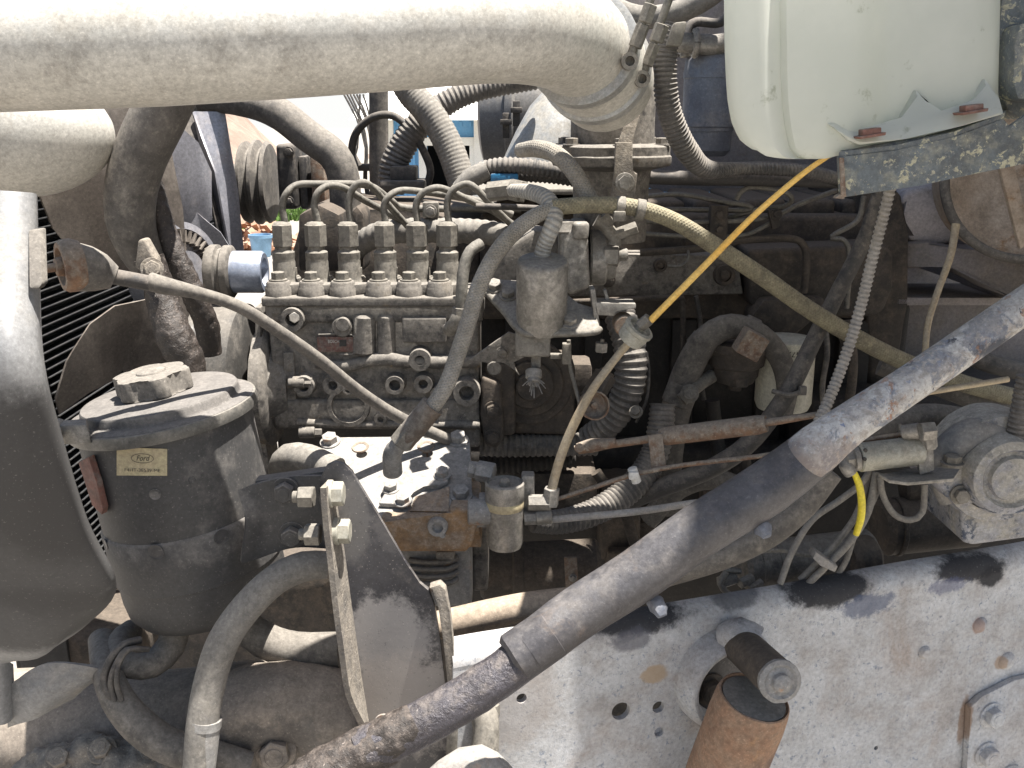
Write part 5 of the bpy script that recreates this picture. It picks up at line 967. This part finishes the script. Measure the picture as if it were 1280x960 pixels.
# orange dipstick tube with its beige lower tube
ds = thing('dipstick', 'orange yellow plastic rod slanting down from the tank to a pale collar', 'dipstick', P(800, 420, 1.1))
hose('rod', '', '', [(1062, 178, .99), (1040, 192, 1.0), (1000, 220, 1.02), (940, 272, 1.05), (880, 333, 1.08), (812, 402, 1.11)], [2.6, 3.2, 3.6, 4, 4.3, 4.4], M['plastic_y'], parent=ds, seg=16)
q = B(); p = P(796, 414, 1.12); dd = (P(812, 398, 1.11)-P(782, 432, 1.125)).normalized()
lathe(q, p-dd*.016, dd, [(.010, 0), (.016, .002), (.0172, .012), (.0165, .016), (.0185, .018), (.0185, .022), (.014, .023), (.013, .019), (.006, .019), (.006, .030), (.0045, .031)], 32); part('collar', q, M['slave'], ds)
q = B(); hexa(q, P(800, 408, 1.115), P(812, 398, 1.11), .0075); part('nut', q, M['fit'], ds)
hose('oil_tube', 'beige plastic tube dropping from the pale collar to the small canister', 'tube', [(788, 426, 1.125), (768, 450, 1.125), (742, 485, 1.12), (720, 525, 1.12), (703, 565, 1.12), (692, 602, 1.12), (689, 622, 1.12)], [5, 5, 5.5, 6, 6, 6, 6], M['plastic_b'], seg=16)

# ribbed hoses in the middle
hose('ribbed_hose', 'wide ribbed hose hooking down behind the beige tube', 'hose', [(775, 395, 1.34), (785, 425, 1.32), (789, 460, 1.31), (781, 498, 1.31), (762, 528, 1.32), (735, 548, 1.34)], [20, 21, 21, 20, 18, 16], M['cond'], seg=28, ribs=(.0095, .0022))
q = B(); tube(q, PP([(808, 440, 1.33), (811, 465, 1.32), (808, 500, 1.31), (795, 528, 1.31)]), .0022, 8); one('seam_strip', 'thin seam strip along the outer side of the wide ribbed hose', 'strip', q, M['rubd'])
hose('ribbed_hose', 'dark ribbed hose running level under the governor', 'hose', [(600, 556, 1.36), (640, 557, 1.36), (700, 556, 1.37), (745, 555, 1.38)], 15, M['cond'], seg=24, ribs=(.0085, .002))
hose('ribbed_hose', 'second dark ribbed hose just below the level one', 'hose', [(600, 582, 1.42), (660, 578, 1.42), (720, 572, 1.42)], 13, M['grime'], seg=20, ribs=(.0085, .002))
hose('ribbed_hose', 'long ribbed hose sweeping from the right down to the canister', 'hose', [(828, 505, 1.3), (826, 535, 1.29), (818, 568, 1.28), (800, 598, 1.26), (770, 625, 1.24), (735, 643, 1.22), (700, 652, 1.2), (665, 652, 1.18)], [16, 17.5, 18, 18, 18, 17, 16, 14], M['cond'], seg=28, ribs=(.0068, .0018))
sen = thing('round_switch', 'round open ended sensor cup behind the beige tube', 'sensor', P(742, 515, 1.2))
q = B(); p = P(742, 512, 1.18); a_ = V((.1, -1, .25)); lathe(q, p+Yv*.02, a_, [(.016, -.02), (.018, 0), (.0185, .02), (.0165, .021), (.0155, .008), (.004, .007), (.004, .016), (0, .017)], 32); part('cup', q, M['rust'], sen)
q = B(); a, b = P(738, 500, 1.22), P(758, 467, 1.23); hexa(q, a, b, .015); lathe(q, b-(b-a)*.02, b-a, [(.012, 0), (.010, .004), (0, .005)], 16); part('hex_body', q, M['irond'], sen)
q = B(); hexa(q, P(751, 440, 1.2), P(752, 428, 1.2), .008); tube(q, PP([(752, 430, 1.2), (753, 424, 1.2)]), .0025, 8); one('banjo_bolt', 'small bright bolt above the round sensor', 'bolt', q, M['steel'])
q = B(); p = P(795, 515, 1.28); bolt(q, p, V((-.3, -.8, .6)), .007); one('bolt_head', 'small bolt head low on the wide ribbed hose', 'bolt', q, M['fit'])
hose('thin_rod', 'thin tan rod hanging from the shelf bracket to the round sensor', 'rod', [(711, 425, 1.22), (712, 455, 1.22), (718, 480, 1.21), (725, 505, 1.2)], 2.6, M['fit'], seg=10)
q = B(); pbox(q, 703, 430, 714, 456, 1.215, .012, .002); cylY(q, 712, 414, 5, 1.2, .004); pbox(q, 688, 443, 715, 449, 1.225, .01, .001); one('linkage_arm', 'small upright linkage plate under the shelf bracket', 'linkage', q, M['fit'])

# rods and cables to the right
lk = thing('shift_linkage', 'rusty adjustable rod with a thick sleeve and clevis crossing the bay', 'control rod', P(850, 560, 1.15))
hose('rod', '', '', [(718, 560, 1.17), (760, 556, 1.165), (830, 546, 1.15), (900, 535, 1.13), (960, 528, 1.11), (1030, 517, 1.08), (1060, 512, 1.07)], [3, 5, 5, 5, 5, 3.6, 3.6], M['rust'], parent=lk, seg=14)
q = B(); tube(q, PP([(722, 561, 1.168), (740, 557, 1.167), (770, 553, 1.162)]), [.007, .009, .006], 16, .003); cyl(q, P(724, 560, 1.155), P(724, 560, 1.18), .006, 14); part('clevis', q, M['rust'], lk)
q = B(); tube(q, PP([(829, 546, 1.15), (834, 545, 1.149), (948, 531, 1.115), (954, 530, 1.113)]), [.008, .0115, .0115, .008], 24, .02); part('sleeve', q, M['rust'], lk)
q = B(); prism(q, PP([(810, 545, 1.14), (828, 542, 1.14), (833, 586, 1.13), (815, 590, 1.13)]), (0, .004, 0), .001); part('hanger_clip', q, M['rust'], lk)
hose('cable', 'thin rusty cable running under the linkage sleeve', 'cable', [(690, 626, 1.13), (740, 610, 1.13), (790, 594, 1.13), (850, 582, 1.12), (950, 570, 1.09), (1000, 560, 1.07)], [2.6, 3, 3, 3, 3, 3], M['rust'], seg=10)
q = B(); cyl(q, P(790, 585, 1.12), P(796, 603, 1.12), .006, 10); box(q, P(792, 594, 1.115), (.012, .008, .010), None, .002); one('cable_tie', 'white cable tie on the thin rusty cable', 'cable tie', q, M['tie'])
hose('white_tube', 'straight pale tube leading right from the canister', 'tube', [(684, 650, 1.12), (740, 645, 1.11), (800, 639, 1.09), (860, 630, 1.06), (900, 625, 1.04)], [4.6, 4.6, 4.6, 4.6, 4.6], M['condl'], seg=14)
hose('rod', 'thin tan rod emerging right of the diagonal brace', 'rod', [(1090, 502, 1.05), (1150, 492, 1.06), (1260, 474, 1.08)], 3.8, M['plastic_b'], seg=12)
hose('grey_conduit', 'slim pale ribbed conduit hanging down to the brace', 'conduit', [(1113, 235, 1.12), (1103, 275, 1.12), (1090, 325, 1.12), (1078, 375, 1.12), (1062, 430, 1.11), (1042, 485, 1.09), (1018, 540, 1.06)], [7.5]*7, M['condl'], seg=18, ribs=(.0055, .0014))
hose('black_hose', 'dark smooth hose slanting down beside the slim conduit', 'hose', [(1100, 240, 1.3), (1080, 300, 1.3), (1045, 370, 1.3), (1015, 430, 1.29), (985, 490, 1.27), (940, 550, 1.26), (890, 585, 1.25), (820, 612, 1.26), (750, 640, 1.3)], [9, 9.5, 10, 10.5, 11, 12, 12, 12, 12], M['rubd'], seg=20)
q = B(); tube(q, PP([(966, 489, 1.26), (985, 494, 1.245), (1002, 490, 1.26)]), .0035, 8); box(q, P(1003, 488, 1.26), (.010, .01, .012), None, .002); one('tie_wrap', 'dark tie wrap with a stub end around the black hose', 'cable tie', q, M['rub'])
hose('thin_hose', 'thin tan tube hanging from the drum at the right', 'tube', [(1195, 280, 1.35), (1188, 320, 1.34), (1172, 365, 1.33), (1160, 405, 1.32), (1156, 445, 1.3)], [5, 4.5, 4.2, 4, 4], M['plastic_b'], seg=12)
# arched elbow hose and fuel filter
ah = thing('arched_hose', 'brown segmented hose arching over to the fuel filter head', 'hose', P(850, 640, 1.4))
hose('hose', '', '', [(838, 640, 1.42), (835, 590, 1.42), (838, 545, 1.41), (848, 500, 1.4), (862, 458, 1.39), (885, 422, 1.38), (915, 408, 1.38), (950, 420, 1.38), (975, 448, 1.38), (984, 485, 1.38), (978, 520, 1.38)], [15, 17, 19, 19, 18, 17, 16, 15, 14, 13, 12], M['rub'], parent=ah, seg=26)
for a, b, r in (((856, 478), (846, 505), .0235), ((872, 438), (884, 424), .022), ((928, 408), (945, 416), .0195)):
    q = B(); cyl(q, P(*a, 1.395), P(*b, 1.395), r, 28, .002); part('joint_band', q, M['rub'], ah)
q = B(); box(q, P(938, 430, 1.33), (.036, .03, .036), Matrix.Rotation(R(28), 3, 'Y'), .004); one('square_block', 'square rusty brown fitting in front of the arched hose', 'fitting', q, M['rust'])
ff = thing('fuel_filter', 'cream spin on filter canister with printed numbers behind the hoses', 'filter', P(985, 515, 1.42))
c = P(984, 425, 1.43); e = P(978, 506, 1.43); rf = 35*S(460, 1.43); hh = (c-e).length
q = B(); lathe(q, e, c-e, [(rf*.6, -.008), (rf*.9, -.004), (rf, .006), (rf, hh-.004), (rf*1.02, hh-.002), (rf*1.02, hh+.002), (rf*.96, hh+.003)], 56); fcan = part('canister', q, M['cream'], ff)
fy = c.y-rf-.0012
text('number', '3472', P(995, 443, fy), -X, -Z, .011, M['ink'], fcan, fit=.024); text('small_print', 'AL', P(999, 452, fy), -X, -Z, .008, M['ink'], fcan, fit=.008)
text('small_print', '4 W', P(986, 456, fy), -X, -Z, .009, M['ink'], fcan, fit=.010); text('small_print', '- C', P(986, 466, fy), -X, -Z, .007, M['ink'], fcan, fit=.009)
fh2 = thing('filter_head', 'dark stepped round filter head hanging left of the cream canister', 'filter head', P(925, 490, 1.36))
c = P(922, 425, 1.4); z_ = lambda y: P(922, y, 1.4).z-c.z; k = S(450, 1.4)
q = B(); lathe(q, c, Z, [(0, z_(487)), (8*k, z_(487)), (9*k, z_(478)), (22*k, z_(477)), (28*k, z_(468)), (29*k, z_(458)), (34*k, z_(455)), (36*k, z_(440)), (40*k, z_(436)), (40*k, z_(426)), (0, z_(425))], 40); rough(q, .001, 50); part('housing', q, M['irond'], fh2)
q = B(); hexa(q, P(924, 482, 1.38), P(924, 470, 1.38), .016); part('drain_nut', q, M['irond'], fh2)
q = B(); bolt(q, P(862, 492, 1.36), V((-.2, -1, .3)), .010); tube(q, PP([(852, 500, 1.37), (872, 482, 1.38), (890, 470, 1.4)]), .010, 14); one('sensor_plug', 'small brassy plug left of the filter head', 'plug', q, M['fit'])
# oil separator in the upper background
fc = thing('dryer_canister', 'blue grey canister with banded top behind the plastic tank', 'canister', P(882, 195, 1.5))
c = P(884, 185, 1.5); k = S(120, 1.5); z_ = lambda y: P(884, y, 1.5).z-c.z
q = B(); lathe(q, c, Z, [(0, z_(196)), (22*k, z_(195)), (29*k, z_(188)), (30*k, z_(165)), (31*k, z_(164)), (31*k, z_(160)), (33*k, z_(158)), (33*k, z_(99)), (34*k, z_(98)), (34*k, z_(90)), (33*k, z_(88)), (32*k, z_(76)), (26*k, z_(68)), (0, z_(66))], 48); part('shell', q, M['filt'], fc)
q = B(); cyl(q, P(860, 72, 1.5), P(860, 46, 1.5), .012, 16); tube(q, PP([(840, 52, 1.48), (862, 54, 1.47), (890, 56, 1.47), (915, 52, 1.48)]), .014, 18); torus(q, P(869, 54, 1.46), X, .016, .005, 20, 8); part('top_fitting', q, M['steel'], fc)
hose('pale_hose', 'pale hose looping across the very top behind the pipe elbow', 'hose', [(750, -8, 1.5), (775, 14, 1.48), (810, 22, 1.47), (850, 14, 1.46), (885, -4, 1.45), (910, -25, 1.45)], 14, M['rubl'], seg=24)
q = B(); prism(q, PP([(832, 58, 1.18), (842, 28, 1.18), (860, 26, 1.18), (852, 58, 1.18)]), (0, .03, 0), .004); one('conduit_end_cap', 'tan block at the top of the large ribbed conduit', 'end cap', q, M['fit'])
hose('wire', 'dark braided wire crossing behind the canister fittings', 'wire', [(850, 70, 1.55), (865, 30, 1.56), (900, 28, 1.56), (920, 5, 1.56)], 6, M['rubd'], None, seg=12)

# brown drum at the right
dr = thing('round_drum', 'brown stained round drum behind the tank bracket', 'drum', P(1260, 325, 1.3))
q = B(); c = P(1290, 222, 1.42); a_ = V((-.25, -1, .08)).normalized(); rD = 100*S(222, 1.42)
lathe(q, c, a_, [(rD, -.12), (rD, 0), (rD*.96, .004), (rD*.90, .0), (rD*.4, -.02), (0, -.022)], 72); part('shell', q, M['drum'], dr)
q = B(); torus(q, c, a_, rD*1.01, .0075, 72, 12); part('rim', q, M['rub'], dr)
q = B(); prism(q, PP([(1250, 210, 1.33), (1268, 205, 1.33), (1290, 300, 1.33), (1276, 312, 1.33)]), (0, .01, 0), .002); part('strap', q, M['drum'], dr)

# slave cylinder on its bracket
sv = thing('slave_cylinder', 'dull pale cylinder with a nose fitting on a right angle bracket', 'slave cylinder', P(1105, 590, 1.12))
a, b = P(1072, 572, 1.05), P(1150, 563, 1.06); q = B(); cyl(q, a, b, .0165, 40, .002); part('barrel', q, M['slave'], sv)
q = B(); cyl(q, a+X*.001, P(1066, 573, 1.05), .0145, 24); hexa(q, P(1068, 573, 1.05), P(1056, 575, 1.05), .0125); tube(q, PP([(1060, 574, 1.05), (1058, 582, 1.045), (1064, 590, 1.045)]), .0085, 16); part('nose', q, M['steel'], sv)
for x, y in ((1082, 563), (1081, 574)): q = B(); cylY(q, x, y, 2.4, 1.035, .001); part('vent_hole', q, M['ink'], sv)
q = B(); prism(q, [P(1142, 535, 1.055), P(1166, 545, 1.055), P(1168, 588, 1.05), P(1150, 594, 1.045)], (.003, .012, 0), .001); prism(q, [P(1124, 530, 1.075), P(1166, 548, 1.06), P(1166, 556, 1.06), P(1124, 560, 1.075)], (0, .004, 0), .001)
prism(q, PP([(1098, 592, 1.04), (1112, 600, 1.03), (1135, 603, 1.025), (1192, 598, 1.03), (1200, 586, 1.06), (1150, 583, 1.09)]), (0, 0, -.004), .001); part('bracket', q, M['steel'], sv)
q = B(); hexa(q, P(1150, 540, 1.04), P(1168, 538, 1.04), .011); hexa(q, P(1160, 541, 1.05), P(1162, 560, 1.05), .009); cyl(q, P(1128, 541, 1.06), P(1150, 538, 1.05), .009, 16); part('locknut', q, M['steel'], sv)
hose('push_rod', 'thin rusty rod entering the slave cylinder bracket', 'rod', [(1070, 552, 1.07), (1105, 546, 1.07), (1142, 541, 1.065)], 3, M['rust'], seg=10)
# steering box
sg = thing('steering_gear', 'pale mud spattered steering gear casting above the rail', 'steering gear', P(1230, 680, 1.15))
q = B(); prism(q, PP([(1200, 610, 1.12), (1290, 605, 1.12), (1290, 672, 1.12), (1215, 682, 1.12), (1204, 680, 1.12)]), (0, .12, 0), .01, 3); rough(q, .0015, 40); part('pedestal', q, M['gear'], sg)
q = B(); prism(q, PP([(1163, 600, 1.10), (1185, 582, 1.10), (1240, 578, 1.10), (1300, 580, 1.10), (1300, 630, 1.10), (1250, 628, 1.10), (1200, 632, 1.10), (1180, 622, 1.10)]), (0, .1, 0), .008, 3); bmesh.ops.subdivide_edges(q, edges=q.edges[:], cuts=3, use_grid_fill=True); rough(q, .004, 55); part('casting', q, M['gear'], sg)
q = B(); c = P(1268, 600, 1.075); lathe(q, c+Yv*.09, nY, [(.068, 0), (.070, .03), (.066, .055), (.052, .058), (.050, .05), (.05, .07), (.045, .085), (.036, .088), (.032, .083), (.028, .083), (.026, .09), (0, .092)], 64); rough(q, .0012, 60); part('round_cover', q, M['gear'], sg)
q = B(); c = P(1232, 590, 1.13); torus(q, c, nY, .052, .014, 40, 16, R(200), R(400)); tube(q, PP([(1170, 590, 1.13), (1185, 562, 1.12), (1215, 545, 1.12), (1250, 550, 1.12), (1290, 575, 1.12)]), [.012, .018, .022, .022, .02], 24); part('dust_shield', q, M['panel'], sg)
part('bolt', mk(bolt, P(1190, 580, 1.095), Z, .010), M['fit'], sg); part('bolt', mk(bolt, P(1200, 618, 1.098), nY, .009), M['fit'], sg)
hose('dark_shaft', 'dark threaded boot standing at the right edge above the steering gear', 'boot', [(1284, 470, 1.1), (1278, 510, 1.1), (1272, 548, 1.1)], [13, 14, 15], M['cond'], seg=20, ribs=(.006, .0016))
# pipes behind, right
hose('large_hose', 'broad dusty hose passing behind the slave cylinder', 'hose', [(1040, 560, 1.25), (1090, 540, 1.24), (1150, 520, 1.24), (1210, 525, 1.24), (1300, 548, 1.25)], [13, 14, 15, 14, 13], M['rub'], seg=24)
hose('large_hose', 'second dusty hose just above it at the right edge', 'hose', [(1100, 455, 1.4), (1170, 480, 1.38), (1240, 505, 1.36), (1310, 520, 1.35)], [14, 14, 14, 14], M['rub'], seg=24)
hose('large_hose', 'dark hose behind the brace at the far right', 'hose', [(1180, 430, 1.45), (1240, 455, 1.44), (1320, 475, 1.44)], [12, 12, 12], M['rubd'], seg=20)
hose('large_hose', 'dark hose low in the bay left of the electric cylinder', 'hose', [(810, 650, 1.35), (850, 610, 1.34), (900, 600, 1.34), (960, 630, 1.34)], 13, M['rub'], seg=24)
# electric cylinder
el = thing('starter_motor', 'dull grey starter motor with terminals lying behind the rail', 'starter motor', P(980, 740, 1.2))
a, b = P(925, 708, 1.18), P(1088, 688, 1.22); q = B(); cyl(q, a, b, .030, 48, .006); d_ = (b-a).normalized()
lathe(q, a+d_*.045, d_, [(.030, 0), (.0315, .001), (.0315, .005), (.030, .006)], 48); lathe(q, a+d_*.02, d_, [(.030, 0), (.0312, .001), (.0312, .004), (.030, .005)], 48); part('body', q, M['rub'], el)
q = B(); cyl(q, P(1058, 700, 1.19), P(1092, 697, 1.20), .031, 40, .008); part('nose_cap', q, M['irond'], el)
q = B()
for x0, y0, x1, y1, r in ((918, 690, 930, 692, .008), (905, 712, 925, 714, .004), (900, 728, 918, 722, .009), (925, 730, 940, 722, .007), (894, 700, 905, 704, .008), (936, 737, 952, 728, .006)): hexa(q, P(x0, y0, 1.13), P(x1, y1, 1.14), r)
tube(q, PP([(908, 715, 1.12), (900, 730, 1.12), (915, 745, 1.12), (935, 748, 1.13)]), .004, 10); tube(q, PP([(925, 705, 1.13), (940, 692, 1.12), (975, 688, 1.13), (1000, 693, 1.14), (1030, 695, 1.14)]), .0024, 8); part('terminals', q, M['fit'], el)
el2 = thing('relay_cylinder', 'dark solenoid cylinder in the shade left of the steering gear', 'cylinder', P(1140, 690, 1.3))
q = B(); cyl(q, P(1098, 660, 1.3), P(1220, 648, 1.32), .040, 44, .008); cyl(q, P(1118, 658, 1.3), P(1123, 658, 1.3), .042, 44, .001); cyl(q, P(1128, 610, 1.32), P(1185, 606, 1.32), .022, 30, .004); part('body', q, M['irond'], el2)
hose('wire_loop', 'beige wire making a U below the slave cylinder shelf', 'wire', [(1100, 596, 1.09), (1104, 620, 1.09), (1118, 643, 1.09), (1138, 650, 1.09), (1153, 640, 1.09), (1156, 605, 1.09)], 4, M['rubl'], seg=12)
hose('yellow_cable', 'bright yellow sleeved cable curving down from the nose fitting', 'cable', [(1066, 588, 1.045), (1073, 603, 1.045), (1077, 625, 1.045), (1076, 648, 1.05), (1070, 668, 1.055)], [3.6, 4.5, 4.8, 4.8, 4], M['yellow_wire'], seg=14)
W = [([(1100, 560, 1.12), (1080, 600, 1.1), (1050, 625, 1.1), (1015, 650, 1.09), (990, 690, 1.08), (975, 730, 1.07)], 4.2, 'beige harness wire crossing over the starter motor'),
     ([(1095, 590, 1.1), (1085, 640, 1.09), (1060, 680, 1.08), (1030, 710, 1.08), (1010, 730, 1.08)], 4.6, 'beige wire under the clip, outer one of the pair'),
     ([(1085, 592, 1.11), (1072, 640, 1.1), (1048, 675, 1.09), (1020, 705, 1.09), (1000, 725, 1.09)], 4.2, 'beige wire under the clip, inner one of the pair'),
     ([(1103, 592, 1.11), (1092, 625, 1.1), (1070, 665, 1.1), (1058, 700, 1.1), (1045, 722, 1.1)], 3.6, 'beige wire farthest right of the starter harness')]
for a, r, lb in W: hose('harness_wire', lb, 'wire', a, r, M['rubl'], 'beige wires over the starter motor', seg=12)
q = B(); prism(q, PP([(1020, 690, 1.07), (1034, 700, 1.07), (1048, 708, 1.07), (1044, 716, 1.07), (1026, 708, 1.07), (1016, 698, 1.07)]), (0, .02, 0), .002); one('harness_clip', 'pale clip gathering the beige wires above the rail', 'clip', q, M['condl'])
